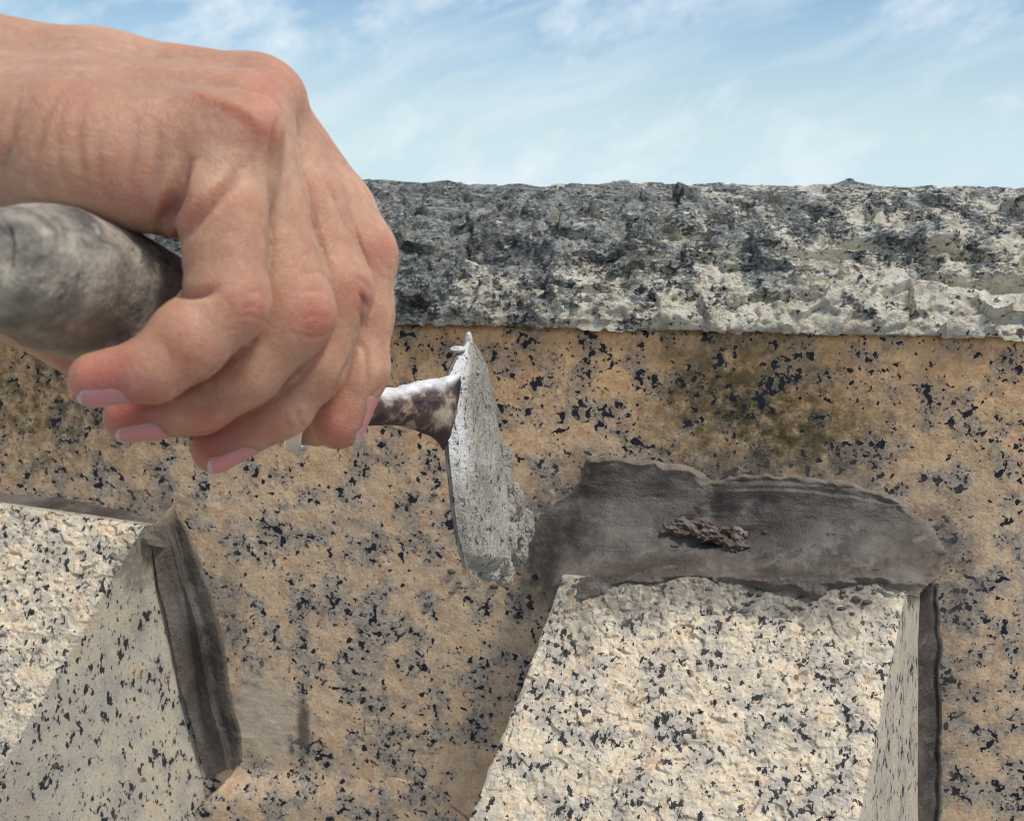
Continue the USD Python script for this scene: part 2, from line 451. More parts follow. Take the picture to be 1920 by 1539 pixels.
def handle_wood():
    m = Mat('worn_handle')
    p = m.pos()
    w = m.warp(p, 90.0, .012)
    n = m.noise(w, 75.0, 5, .6)
    col = m.ramp(n, [(.34, (.07, .062, .055)), (.43, (.17, .15, .122)), (.53, (.30, .262, .205)), (.66, (.44, .39, .31))])
    sp = m.noise(m.warp(p, 260.0, .004), 120.0, 4, .6)
    col = m.mix(m.val(sp, [(.60, 0.0), (.65, .8)]), col, (.055, .055, .055))
    wh = m.noise(m.stretch(p, (1, 1, 1), (.3, .2, .1)), 100.0, 3, .6)
    col = m.mix(m.val(wh, [(.60, 0.0), (.70, .75)]), col, (.55, .54, .50))
    fg = m.noise(m.warp(p, 500.0, .002), 420.0, 5, .68)
    col = m.mix(.75, col, m.ramp(fg, [(.3, .25), (.7, .70)]), 'overlay')
    br = m.noise(m.warp(p, 130.0, .01), 62.0, 4, .6)
    col = m.mix(m.val(br, [(.54, 0.0), (.66, .55)]), col, (.16, .115, .07))
    h = m.math('add', m.noise(p, 350.0, 5, .65), m.math('multiply', fg, .6))
    b = m('principled_bsdf', 'BSDF', base_color=col, roughness=.68, normal=m.bump(h, .0011, .7))
    return m.done(b)


def skin():
    m = Mat('skin')
    p = m.pos()
    red = m.attr('red')
    col = m.ramp(m.noise(p, 70.0, 4, .55), [(.3, (.40, .215, .132)), (.5, (.465, .262, .164)), (.7, (.525, .318, .210))])
    blot = m.noise(p, 190.0, 3, .6)
    col = m.mix(m.val(blot, [(.5, 0.0), (.75, .3)]), col, (.38, .165, .10))
    col = m.mix(red, col, (.44, .13, .10))
    col = m.mix(m.attr('mark'), col, (.13, .05, .035))
    v = m('voronoi_texture', 'distance', vector=m.warp(p, 300.0, .002), scale=1150.0)
    cell = m('voronoi_texture', 'distance', vector=m.stretch(m.warp(p, 200.0, .003), (1.0, 1.0, .55)), scale=560.0, feature='distance_to_edge')
    wr = m.attr('wrinkle')
    lines = m.val(cell, [(0.0, 0.0), (.16, 1.0)])
    h = m.math('add', m.math('multiply', v, .22), m.math('multiply', m.noise(p, 900.0, 3, .6), .3))
    goose = m('voronoi_texture', 'distance', vector=m.warp(p, 300.0, .0015), scale=720.0, feature='smooth_f1', smoothness=.4)
    h = m.math('add', h, m.math('multiply', m.math('multiply', lines, wr), .7))
    h = m.math('subtract', h, m.math('multiply', m.math('multiply', goose, wr), 1.6))
    micro = m('voronoi_texture', 'distance', vector=m.warp(p, 420.0, .0022), scale=880.0, feature='distance_to_edge')
    h = m.math('add', h, m.math('multiply', m.val(micro, [(0.0, 0.0), (.2, 1.0)]), .32))
    h = m.math('add', h, m.math('multiply', m.noise(p, 260.0, 4, .6), 1.1))
    nrm = m.bump(h, .00045, .42)
    mot = m.noise(m.warp(p, 300.0, .004), 420.0, 4, .65)
    col = m.mix(m.val(mot, [(.42, .30), (.55, 0.0)]), col, (.40, .175, .120))
    col = m.mix(m.val(mot, [(.55, 0.0), (.68, .25)]), col, (.60, .40, .295))
    col = m.mix(m.math('multiply', m.math('subtract', 1.0, lines), m.math('multiply', wr, .25)), col, (.42, .2, .13))
    b = m('principled_bsdf', 'BSDF', base_color=col, roughness=.54, normal=nrm, subsurface_weight=.75, subsurface_method='random_walk',
          subsurface_radius=(1.0, .36, .2), subsurface_scale=.0011, specular_ior_level=.32)
    return m.done(b)


def nail():
    m = Mat('fingernail')
    p = m.pos()
    tip = m.attr('tip')
    col = m.mix(tip, (.68, .235, .215), (.74, .50, .43))
    h = m.noise(m.stretch(p, (1, 1, 1)), 800.0, 2, .5)
    b = m('principled_bsdf', 'BSDF', base_color=col, roughness=.3, normal=m.bump(h, .0002, .3), subsurface_weight=.6, subsurface_radius=(1.0, .4, .3), subsurface_scale=.001)
    return m.done(b)


def silver():
    m = Mat('silver')
    h = m.noise(m.pos(), 900.0, 2, .5)
    return m.done(m('principled_bsdf', 'BSDF', base_color=(.92, .92, .91), metallic=1.0, roughness=.32, normal=m.bump(h, .0002, .3)))


def soil():
    m = Mat('soil')
    p = m.pos()
    col = m.ramp(m.noise(p, 3.0, 8, .65), [(.3, (.15, .13, .10)), (.5, (.22, .19, .15)), (.7, (.30, .265, .215))])
    return m.done(m('principled_bsdf', 'BSDF', base_color=col, roughness=.9, normal=m.bump(m.noise(p, 25.0, 8, .7), .03, .8)))


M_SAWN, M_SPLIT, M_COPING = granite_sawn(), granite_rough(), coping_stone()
M_MORTAR, M_LOAD = mortar_wet(), mortar_load()
M_STEEL, M_HANDLE, M_SKIN, M_NAIL, M_SILVER, M_SOIL = steel_rust(), handle_wood(), skin(), nail(), silver(), soil()

# ------------------------------------------------------------------ the wall
wall = thing('stone_wall', 'speckled granite wall with rough lichened top, two jutting blocks and wet mortar joints', 'wall', (0.0, 0.40, 0.0))


def facing():
    s = np.linspace(-.36, .36, 620)
    z_top = on_wall(1330, 618)[1]
    z = np.r_[z_top - np.linspace(0, .26, 260), z_top - np.geomspace(.2615, CAM[2] + z_top - .002, 40)]
    S, Z = np.meshgrid(s, z)
    H = .0010 * nz(S * 40, Z * 40, 0, 3, 3) + .0004 * nz(S * 300, Z * 300, 0, 5, 2)
    H -= .0022 * smoothstep(.0022, 0, z_top - Z) ** 2            # worn arris under the rough top
    Z = Z + .0010 * nz(S * 120, 0, 0, 9, 3) * smoothstep(.006, 0, z_top - Z)
    return outward(*slab(wall_point(S, Z, H)[:, :, :], -.06 * WN), WN)


def coping():
    nu, nv = 1150, 330
    s = np.linspace(-.40, .34, nu)
    z0 = on_wall(1330, 616)[1]
    # profile in (h, z): lip, sloping rock face, rounded top, back
    prof = np.array([(-.006, z0 - .0012), (.0015, z0 - .0002), (.0022, z0 + .0018), (.0005, z0 + .006), (-.012, z0 + .0185), (-.030, z0 + .0335), (-.050, z0 + .0400), (-.075, z0 + .0435), (-.105, z0 + .0415), (-.14, z0 + .035)])
    pr = poly(prof, nv)
    # denser towards the front
    tg = np.gradient(pr, axis=0)
    nn = np.stack([tg[:, 1], -tg[:, 0]], 1)
    nn /= np.linalg.norm(nn, axis=1, keepdims=True)
    nn *= np.where((nn @ np.array([1, .6]))[:, None] < 0, -1, 1)
    L = np.r_[0, np.cumsum(np.linalg.norm(np.diff(pr, axis=0), axis=1))]
    S, V = np.meshgrid(s, L)
    x, y = S * 1000, V * 1000
    d = 6.0 * nz(x / 62, y / 45, 0, 11, 3) + 5.4 * ridge(x / 30 + .6 * nz(x / 20, y / 20, 0, 2), y / 17, 21, 3)
    d += 2.3 * ridge(x / 8.5, y / 4.8 + .8 * nz(x / 12, y / 12, 0, 8), 31, 3) + 0.9 * nz(x / 2.6, y / 1.7, 0, 41, 3)
    d += .75 * facets(x, y, 9.0, 77, .26, .40)[0] * smoothstep(1, 16, y) * (.3 + .7 * smoothstep(100, 70, y)) + .38 * facets(x, y, 3.0, 78, .34, .45)[0] * smoothstep(95, 60, y) * smoothstep(0, 10, y)
    # terraced flakes
    q = d / 1.9 + .8 * nz(x / 14, y / 9, 0, 71, 3)
    d = d + 1.4 * (np.floor(q) + smoothstep(.35, .85, q - np.floor(q)) - q)
    env = smoothstep(0, 12, y) * .92 + .08
    d *= env * (.55 + .45 * smoothstep(105, 75, y))
    # gouges
    for (px, py, h), (rx, ry), amp in (((1700, 455, -.03), (19, 2.4), 11.0), ((1845, 515, -.018), (19, 2.2), 11.0), ((1520, 470, -.025), (15, 1.8), 7.0), ((1080, 535, -.012), (12, 1.6), 5.5), ((1450, 545, -.012), (12, 1.5), 4.5), ((960, 480, -.025), (14, 5), 4.0), ((1250, 430, -.03), (12, 4), 4.0), ((1670, 400, -.035), (9, 4), 4.0)):
        sc, zc = on_wall(px, py, h)
        k = np.argmin(np.abs(pr[:, 1] - zc) + (np.arange(nv) > nv * .72) * 9)
        e = ((x - sc * 1000) / rx + .5 * nz(x / 7, y / 7, 0, 51)) ** 2 + ((y - L[k] * 1000) / ry + .9 * nz(x / 9, y / 9, 0, 61) + .012 * (x - sc * 1000)) ** 2
        d -= amp * np.exp(-e ** 2.5)
    # bumps along the skyline
    crest = np.argmax(pr[:, 1])
    for px, w, a in ((842, 5, 1.6), (1075, 7, .9), (1165, 6, .9), (1380, 7, .7), (1600, 8, 2.0), (700, 9, .8)):
        sc = on_wall(px, 335, -.07)[0]
        d += a * np.exp(-((x - sc * 1000) / w) ** 2 - ((y - L[crest] * 1000) / 14) ** 2)
    d /= 1000
    h = pr[:, 0][:, None] + d * nn[:, 0][:, None]
    z = pr[:, 1][:, None] + d * nn[:, 1][:, None] - .016 * S * smoothstep(0, 40, y)
    front = wall_point(S, z, h)
    back = wall_point(S, np.minimum(z, z0 - .0012) * 0 + z0 - .0014, np.minimum(h, -.004))
    return outward(*slab(front, back), WN)


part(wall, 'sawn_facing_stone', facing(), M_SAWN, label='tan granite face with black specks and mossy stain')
part(wall, 'rough_coping_stone', coping(), M_COPING, label='grey lichened rock faced top stone along the skyline')
# hearting behind the facing
hb = trimesh.creation.box((.72, .10, CAM[2] - .05))
hb.apply_transform(np.array([[*np.array([WT[0], -WN[0], 0]), 0], [*np.array([WT[1], -WN[1], 0]), 0], [0, 0, 1, 0], [0, 0, 0, 1.0]]))
hb.apply_translation(wall_point(-.02, 0, -.112) * [1, 1, 0] + [0, 0, (CAM[2] - .05) / 2])
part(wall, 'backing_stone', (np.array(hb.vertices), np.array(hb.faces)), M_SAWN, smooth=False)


def block(tl, tr, br, bl, base, seed, nu=280, nv=300, bow=0.0):
    """A cobble jutting from the wall: a split face between four corners, sawn sides running back to four base corners."""
    u, v = np.meshgrid(np.linspace(0, 1, nu), np.linspace(0, 1, nv))
    def bil(c):
        a, b, c_, d_ = [np.asarray(q)[None, None] for q in c]
        U, V = u[..., None], v[..., None]
        return (a * (1 - U) + b * U) * (1 - V) + (d_ * (1 - U) + c_ * U) * V
    P, B = bil((tl, tr, br, bl)), bil(base)
    n = np.cross(np.asarray(tr) - tl, np.asarray(tl) - bl); n /= np.linalg.norm(n)
    if n @ (CAM - P.mean((0, 1))) < 0:
        n = -n
    x = u * np.linalg.norm(np.subtract(tr, tl)) * 1000
    y = v * np.linalg.norm(np.subtract(bl, tl)) * 1000
    fa, grain = facets(x, y, 4.6, seed + 20, .26, .30)
    fb, grain2 = facets(x, y, 1.9, seed + 30, .38, .45)
    d = 2.4 * nz(x / 26, y / 22, 0, seed, 3) + .9 * ridge(x / 9.5 + .5 * nz(x / 9, y / 9, 0, seed + 1), y / 6.5, seed + 2, 3) + .32 * fa + .30 * fb + .24 * nz(x / 1.2, y / 1.0, 0, seed + 4, 2)
    q = d / .9 + .7 * nz(x / 7, y / 4, 0, seed + 5, 3)
    d += .30 * (np.floor(q) + smoothstep(.3, .8, q - np.floor(q)) - q)
    edge = np.minimum(np.minimum(x, x.max() - x), np.minimum(y, y.max() - y))
    d -= .8 * np.exp(-edge / .8)
    P0 = P.copy()
    P = P + (d / 1000)[..., None] * n
    jag = (.9 * nz(x / 5, y / 5, 0, seed + 8, 4)) / 1000
    e_l, e_r = np.exp(-x / 1.5), np.exp(-(x.max() - x) / 1.5)
    ax = np.subtract(tr, tl) / np.linalg.norm(np.subtract(tr, tl))
    P = P + (jag * (e_l + e_r))[..., None] * ax
    # sides: rings from the rim of the split face back to the base
    rim = np.concatenate([np.arange(nu), np.arange(1, nv) * nu + nu - 1, (nv - 1) * nu + np.arange(nu - 2, -1, -1), np.arange(nv - 2, 0, -1) * nu])
    R0, R1 = P.reshape(-1, 3)[rim], B.reshape(-1, 3)[rim]
    K = 34
    t = np.linspace(0, 1, K)[:, None, None] ** 1.1
    S0 = P0.reshape(-1, 3)[rim]
    rings = S0[None] * (1 - t) + R1[None] * t + (R0 - S0)[None] * np.exp(-t * 26)
    cen = P.mean((0, 1))
    outw = R0 - cen; outw -= (outw @ n)[:, None] * n; outw /= np.linalg.norm(outw, axis=1, keepdims=True)
    ox = np.arange(len(rim)) * .35
    wob = .0005 * nz(ox[None] / 18 + 0 * t[..., 0], t[..., 0] * 3, 0, seed + 12, 3) + .00008 * nz(ox[None] / 3 + 0 * t[..., 0], t[..., 0] * 12, 0, seed + 13, 3)
    rings = rings + (wob * (t[..., 0] > 0))[..., None] * outw[None] + (bow * np.sin(np.pi * t[..., 0]) * (1 - t[..., 0]))[..., None] * outw[None]
    N, m = nu * nv, len(rim)
    vv = np.vstack([P.reshape(-1, 3), rings.reshape(-1, 3), R1.mean(0)[None]])
    i = (np.arange(K - 1)[:, None] * m + np.arange(m)[None]) + N
    j = (np.arange(K - 1)[:, None] * m + (np.arange(m)[None] + 1) % m) + N
    sq = np.stack([i, i + m, j + m, j], -1).reshape(-1, 4)
    q0 = quads(nv, nu)
    last = N + (K - 1) * m
    cap = np.stack([last + np.arange(m), np.full(m, len(vv) - 1), last + (np.arange(m) + 1) % m], 1)
    f = np.vstack([q0[:, [0, 1, 2]], q0[:, [0, 2, 3]], sq[:, [0, 1, 2]], sq[:, [0, 2, 3]], cap])
    vv, f = outward(vv, f, n)
    return (vv, f), dict(sawn=np.r_[np.zeros(N), np.ones(len(vv) - N)], grain=np.r_[grain2.ravel(), np.full(len(vv) - N, .5)])


H1, H2 = .026, .078
rb = [hit(1056, 1078, H1), hit(1702, 1088, H1), hit(1596, 1610, H2), hit(852, 1610, H2)]
rb_base = [hit(1075, 1060, -.01), hit(1740, 1108, -.01), hit(1742, 1640, -.01), hit(1075, 1640, -.01)]
mesh, a = block(*rb, rb_base, 100, nu=300, nv=270)
part(wall, 'granite_block', mesh, M_SPLIT, attrs=a, label='cream split faced block at the lower right under the mortar ledge')
lb = [hit(-420, 880, .018), hit(270, 985, .018), hit(-150, 1690, .085), hit(-900, 1690, .085)]
lb_base = [hit(-300, 915, -.002), hit(318, 985, -.002), hit(415, 1640, -.002), hit(-300, 1640, -.01)]
mesh, a = block(*lb, lb_base, 200, nu=330, nv=330, bow=.0015)
part(wall, 'granite_block', mesh, M_SPLIT, attrs=a, label='cream block at the lower left with its speckled sawn side showing')

# ------------------------------------------------------------------ mortar
from shapely import Polygon, points as shp_points, distance as shp_distance, contains as shp_contains, prepare, boundary


def inside_distance(poly_pts, s, z):
    """Signed distance (inside positive) to a polygon."""
    g = Polygon(poly_pts)
    prepare(g)
    pt = shp_points(np.stack([s.ravel(), z.ravel()], 1))
    d = shp_distance(boundary(g), pt)
    return np.where(shp_contains(g, pt), d, -d).reshape(s.shape)


def trimmed(P, keep, back, att=None):
    """A closed shell of the part of a grid where keep is set, with a skirt going back by a vector."""
    nv, nu = P.shape[:2]
    q = quads(nv, nu)
    k = keep.ravel()
    q = q[k[q].all(1)]
    tri = np.vstack([q[:, [0, 1, 2]], q[:, [0, 2, 3]]])
    used = np.unique(tri)
    idx = np.full(nv * nu, -1); idx[used] = np.arange(len(used))
    v, tri = P.reshape(-1, 3)[used], idx[tri]
    e = np.vstack([tri[:, [0, 1]], tri[:, [1, 2]], tri[:, [2, 0]]])
    key = np.sort(e, 1)
    _, inv, cnt = np.unique(key, axis=0, return_inverse=True, return_counts=True)
    be = e[cnt[inv.ravel()] == 1]
    n = len(v)
    f = np.vstack([tri, np.stack([be[:, 1], be[:, 0], be[:, 0] + n], 1), np.stack([be[:, 1], be[:, 0] + n, be[:, 1] + n], 1), tri[:, ::-1] + n])
    if att is not None:
        att = att.ravel()[used]
        return np.vstack([v, v + back]), f, np.r_[att, att]
    return np.vstack([v, v + back]), f


def px_poly(pts, h=0.0):
    return np.array([np.r_[on_wall(x, y, h)] for x, y in pts])


def mortar_bed():
    # drawn over the wall plane; h is how far it stands out
    out = [(985, 985), (1005, 955), (1060, 925), (1085, 900), (1098, 862), (1130, 852), (1200, 858), (1300, 876), (1335, 896), (1400, 886), (1480, 888), (1600, 900), (1690, 935),
           (1745, 985), (1776, 1035), (1765, 1078), (1722, 1118), (1690, 1114), (1650, 1100), (1600, 1100), (1565, 1116), (1528, 1134), (1480, 1116), (1400, 1106), (1300, 1096), (1200, 1110), (1150, 1116), (1095, 1140),
           (1066, 1168), (1044, 1160), (1026, 1118), (1005, 1080), (985, 1030)]
    # grid in image directions on a fillet surface
    nu, nv = 420, 190
    PX, PY = np.meshgrid(np.linspace(965, 1795, nu), np.linspace(835, 1165, nv))
    # depth in front of the wall: rises from the wall to the block's top edge
    yt = np.interp(PX, [980, 1040, 1100, 1220, 1340, 1500, 1620, 1700, 1750, 1800], [960, 905, 866, 868, 890, 888, 902, 930, 970, 1040])       # where it meets the wall
    yb = np.interp(PX, [980, 1040, 1100, 1700, 1780], [1120, 1092, 1078, 1082, 1110])
    from scipy.ndimage import gaussian_filter1d
    yt, yb = gaussian_filter1d(yt, 16, axis=1), gaussian_filter1d(yb, 16, axis=1)
    t = (PY - yt) / (yb - yt)
    fil = np.clip(t, 0, 1.3)
    H = .0003 + (H1 + .0007) * np.clip((fil - .06) / .96, 0, 1) ** 2.3
    H = np.where(t > 1.0, H1 + .0010 + (H2 - H1) * (PY - yb) / 527, H)
    H *= smoothstep(962, 1055, PX) * .85 + .15
    H = np.where(PX > 1660, H * smoothstep(1830, 1690, PX), H)
    x, y = PX / 6.0, PY / 6.0
    # left trowelled lobe laid over, its torn right edge
    lobe = inside_distance([(1098, 850), (1300, 868), (1340, 905), (1322, 962), (1270, 990), (1180, 1030), (1090, 1060), (1060, 1000), (1080, 930)], PX + 22 * nz(x / 6, y / 6, 0, 301), PY + 10 * nz(x / 5, y / 5, 0, 302))
    H += .0022 * smoothstep(-5, 22, lobe) * (.7 + .6 * smoothstep(1180, 1320, PX))
    # smear steps of the right scoop
    H += .0012 * smoothstep(-6, 6, PY - (905 + 28 * ((PX - 1400) / 300) ** 2 + 10 * nz(x / 16, 0, 0, 303))) * smoothstep(1330, 1360, PX)
    H += .0008 * smoothstep(-3, 3, PY - (918 + 36 * ((PX - 1420) / 300) ** 2 + 8 * nz(x / 12, 3, 0, 304))) * smoothstep(1340, 1380, PX)
    # wavy drags and ragged lower lip
    H += .0011 * nz(x / 14, y / 4, 0, 305, 4) + .0004 * ridge(x / 12, y / 1.6, 306, 2) * smoothstep(.2, .7, t)
    rag = smoothstep(1030, 1062, PY) * smoothstep(1130, 1170, PX)
    H += rag * (.0026 * ridge(x / 7, y / 4, 307, 3) - .0012)
    # hollow under the torn lip
    H -= .0035 * np.exp(-((PX - 1335) / 80) ** 2 - ((PY - 1015 + .15 * (PX - 1335)) / 14) ** 2)
    d = inside_distance(out, PX + 16 * nz(x / 4, y / 4, 0, 308, 4), PY + 12 * nz(x / 4, y / 4, 0, 309, 4))
    H += .0016 * np.exp(-((d - 9) / 6) ** 2) * smoothstep(1000, 930, PY) * (1 + 1.2 * nz(x / 8, 0, 0, 310)) + .0022 * nz(x / 26, y / 10, 0, 311, 3)
    H = H - (.0014 + .0022 * rag) * (1 - smoothstep(0, 22, d))
    P = hit(PX, PY, H)
    v, f, thin = trimmed(P, d > -1.5, -.004 * WN + np.array([0, 0, -.001]), np.exp(-np.clip(d, 0, None) / 13))
    return outward(v, f, WN), dict(thin=thin)


bed, bed_a = mortar_bed()
part(wall, 'mortar_bed', bed, M_MORTAR, attrs=bed_a, label='dark wet mortar ledge smoothed above the right block')


def crumbs():
    nu, nv = 260, 120
    PX, PY = np.meshgrid(np.linspace(1205, 1425, nu), np.linspace(935, 1055, nv))
    pts = [(1222, 985), (1236, 968), (1268, 962), (1300, 972), (1340, 985), (1378, 980), (1402, 998), (1392, 1012), (1418, 1030), (1380, 1034), (1330, 1020), (1280, 1008), (1240, 1002)]
    x, y = PX / 6, PY / 6
    d = inside_distance(pts, PX + 26 * nz(x / 2.2, y / 2.2, 0, 391, 4), PY + 20 * nz(x / 2.2, y / 2.2, 0, 392, 4))
    yt = 888.0; yb = 1079.0
    base = .0003 + (H1 + .0007) * np.clip(((PY - yt) / (yb - yt) - .06) / .96, 0, 1) ** 2.3
    H = base + .0022 * smoothstep(0, 8, d) + smoothstep(0, 5, d) * (.0040 * nz(x / 1.7, y / 1.3, 0, 393, 4) + .0024 * ridge(x / 2.4, y / 1.2, 394, 3))
    return outward(*trimmed(hit(PX, PY, H), d > 0, -.004 * WN), WN)


def crumb_mat():
    m = Mat('mortar_crumbs')
    p = m.pos()
    n = m.noise(p, 170.0, 4, .6)
    col = m.ramp(n, [(.35, (.045, .036, .036)), (.46, (.13, .085, .06)), (.56, (.15, .12, .105)), (.7, (.26, .22, .20))])
    return m.done(m('principled_bsdf', 'BSDF', base_color=col, roughness=.8, normal=m.bump(m.noise(p, 900.0, 4, .6), .0008, .8)))


CR = crumb_mat()
part(wall, 'mortar_crumbs', crumbs(), CR, label='torn ragged ridge on the mortar ledge')


def splashes():
    rng = np.random.default_rng(15)
    ms = []
    for k in range(70):
        if k < 34:
            px, py, h = rng.uniform(1150, 1700), rng.uniform(1085, 1150), None
            h = H1 + (H2 - H1) * (py - 1083) / 527 + .0004
        elif k < 50:
            px, py, h = rng.uniform(800, 1040), rng.normal(1060, 45), .0002
        else:
            px, py, h = rng.uniform(1120, 1450), rng.normal(1005, 22), None
            t = (py - 885) / 195
            h = H1 * np.clip(t - .06, 0, 1) ** 2.3 + .0012
        r = rng.uniform(.0003, .0010)
        b = trimesh.creation.icosphere(2, 1.0)
        v = b.vertices * (1 + .8 * (fbm(b.vertices * 1.5 + 11 * k, 3, k) - .5))[:, None] * r * np.array([rng.uniform(1, 1.9), .8, rng.uniform(.6, 1.1)])
        ms.append(trimesh.Trimesh(v + hit(px, py, h), b.faces, process=False))
    m = trimesh.util.concatenate(ms)
    return np.array(m.vertices), np.array(m.faces)


part(wall, 'mortar_splashes', splashes(), M_MORTAR, kind='stuff')

# joint beside the left block: trowelled grooves running down


def side_h(px, py):
    """How far the left block's sawn side stands out where a pixel sees it."""
    k = np.clip((py - 985) / 705, 0, 1)
    xe, he = 270 - 420 * k, .018 + .067 * k
    xb = 324 + 92 * (py - 938) / 702
    return np.clip(he * (xb - px) / (xb - xe), 0, he)


def joint():
    nv, nu = 300, 130
    Lp = poly([(280, 992), (284, 1060), (296, 1130), (318, 1210), (338, 1300), (362, 1390), (388, 1468)], nv)
    Rp = poly([(324, 944), (356, 985), (384, 1050), (408, 1120), (428, 1200), (442, 1300), (460, 1385), (458, 1434)], nv)
    u, v = np.meshgrid(np.linspace(0, 1, nu), np.linspace(0, 1, nv))
    PX = Lp[:, 0][:, None] * (1 - u) + Rp[:, 0][:, None] * u
    PY = Lp[:, 1][:, None] * (1 - u) + Rp[:, 1][:, None] * u
    S = side_h(PX, PY)
    # a fillet that rides on the side at the left and on the wall at the right
    H = S + (.0020 * np.sin(np.pi * np.clip(u * 1.05, 0, 1)) ** 1.3 + .0004)
    wv = .10 * nz(v * 3, 0, 0, 330, 3)
    for c, wd, a in ((.28, .09, -.0008), (.52, .045, .0013), (.64, .10, -.0011), (.86, .05, .0004)):
        H += a * np.exp(-((u + wv - c) / wd) ** 2) * smoothstep(0, .12, v)
    H += .0009 * nz(u * 3, v * 7, 0, 331, 4) + .0003 * nz(u * 14, v * 40, 0, 332, 3)
    edge = np.minimum(np.minimum(u, 1 - u) * 110, np.minimum(v, 1 - v) * 400)
    H -= .0016 * np.exp(-edge / (7 + 8 * nz(v * 26, u * 3, 0, 333)))
    keep = (u < .96 + .12 * nz(v * 9, 0, 0, 335, 4)) & (u > .04 + .12 * nz(v * 11, 5, 0, 336, 4)) & (v < .985 + .05 * nz(u * 5, 0, 0, 337))
    v, f, thin = trimmed(hit(PX, PY, H), keep, -.004 * WN, np.exp(-np.clip(edge - 3, 0, None) / 9))
    return outward(v, f, WN), dict(thin=thin)


jm, ja = joint()
part(wall, 'mortar_joint_or_shade', jm, M_MORTAR, attrs=ja, label='grooved dark mortar joint beside the left block')


def side_joint():
    nv, nu = 200, 40
    u, v = np.meshgrid(np.linspace(0, 1, nu), np.linspace(0, 1, nv))
    yy = 1098 + v * 520
    xl = 1700 + 6 * np.sin(v * 3) + 0 * u
    xr = 1764 + 14 * nz(v * 9, 0, 0, 340, 3) + 4 * v
    PX = xl * (1 - u) + xr * u
    H = .007 * (1 - u) ** 1.2 + .0010 + .0011 * np.sin(u * 9 + 2 * nz(v * 4, 0, 0, 341)) * u * (1 - u) + .0006 * nz(u * 5, v * 14, 0, 342, 3)
    H -= .0014 * np.exp(-((u - .80) / .07) ** 2) * (1 + nz(v * 12, 3, 0, 345, 3)) + .0016 * smoothstep(.9, 1, u)
    return outward(*slab(hit(PX, yy, H), -.006 * WN), WN)


part(wall, 'mortar_joint_or_shade', side_joint(), M_MORTAR, label='narrow mortar joint down the right side of the right block')


def lower_edge():
    pts = [(448, 1428), (410, 1475), (372, 1515), (350, 1550), (300, 1700), (1000, 1700), (905, 1560), (800, 1470), (640, 1436), (540, 1440)]
    nu, nv = 300, 120
    PX, PY = np.meshgrid(np.linspace(290, 1010, nu), np.linspace(1420, 1710, nv))
    d = inside_distance(pts, PX + 10 * nz(PX / 30, PY / 30, 0, 371, 4), PY + 10 * nz(PX / 30, PY / 30, 0, 372, 4))
    H = .0040 * smoothstep(760, 400, PX) * smoothstep(1428, 1520, PY) + .0012 * smoothstep(1436, 1500, PY) + .0006 * nz(PX / 40, PY / 40, 0, 373, 4) - .0004
    return outward(*trimmed(hit(PX, PY, H), d > -1, -.006 * WN), WN)


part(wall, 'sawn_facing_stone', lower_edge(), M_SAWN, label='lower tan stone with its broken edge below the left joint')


def upper_shade_strip():  # dark mortar-coloured strip added in place of the shadow line above the left block
    nu, nv = 320, 46
    u, v = np.meshgrid(np.linspace(0, 1, nu), np.linspace(0, 1, nv))
    PX = -420 + u * 742
    top = np.interp(PX, [-420, 0, 120, 220, 300, 340], [890, 916, 927, 946, 966, 972])
    PY = top + v * 60
    H = -.0006 + .0190 * smoothstep(0, .85, v) ** 1.3 * smoothstep(345, 270, PX) + .0016 * nz(PX / 22, v * 3, 0, 382, 4)
    return outward(*slab(hit(PX, PY, H), -.004 * WN), WN)


part(wall, 'mortar_joint_or_shade', upper_shade_strip(), M_MORTAR, label='thin dark strip standing in for the shadow line along the top of the left block')

# ------------------------------------------------------------------ the trowel
trowel = thing('trowel', 'small pointing trowel with worn mottled handle, gripped in the hand', 'trowel', at(690, 765, .275))
# handle: centre line (pixel, depth) and radius in metres
H_AXIS = np.array([(-95, 462, .160), (-60, 476, .165), (20, 500, .172), (100, 520, .186), (200, 554, .200), (300, 592, .217), (430, 640, .238), (560, 702, .255), (640, 738, .265)], float)
H_RAD = np.array([.0040, .0070, .0092, .0119, .0124, .0112, .0100, .0086, .0070])
H_PTS = at(H_AXIS[:, 0], H_AXIS[:, 1], H_AXIS[:, 2])


def tube_mesh(c, r, n=96, ry=None):
    """A closed tube round a centre line; r and ry are radii across."""
    c = np.asarray(c); r = np.broadcast_to(r, len(c)); ry = r if ry is None else np.broadcast_to(ry, len(c))
    t = np.gradient(c, axis=0); t /= np.linalg.norm(t, axis=1, keepdims=True)
    a = np.cross(t, [0, 0, 1.0]); a /= np.linalg.norm(a, axis=1, keepdims=True)
    b = np.cross(a, t)
    th = np.linspace(0, 2 * np.pi, n, endpoint=False)
    P = c[:, None] + a[:, None] * (np.cos(th)[None, :, None] * r[:, None, None]) + b[:, None] * (np.sin(th)[None, :, None] * ry[:, None, None])
    m = len(c)
    i = np.arange(m - 1)[:, None] * n + np.arange(n)[None]
    j = np.arange(m - 1)[:, None] * n + (np.arange(n)[None] + 1) % n
    q = np.stack([i, j, j + n, i + n], -1).reshape(-1, 4)
    v = np.vstack([P.reshape(-1, 3), c[0][None], c[-1][None]])
    k = m * n
    f = np.vstack([q[:, [0, 1, 2]], q[:, [0, 2, 3]], np.stack([(np.arange(n) + 1) % n, np.arange(n), np.full(n, k)], 1),
                   np.stack([(m - 1) * n + np.arange(n), (m - 1) * n + (np.arange(n) + 1) % n, np.full(n, k + 1)], 1)])
    mesh = trimesh.Trimesh(v, f, process=False)
    if mesh.volume < 0:
        f = f[:, ::-1]
    return v, f


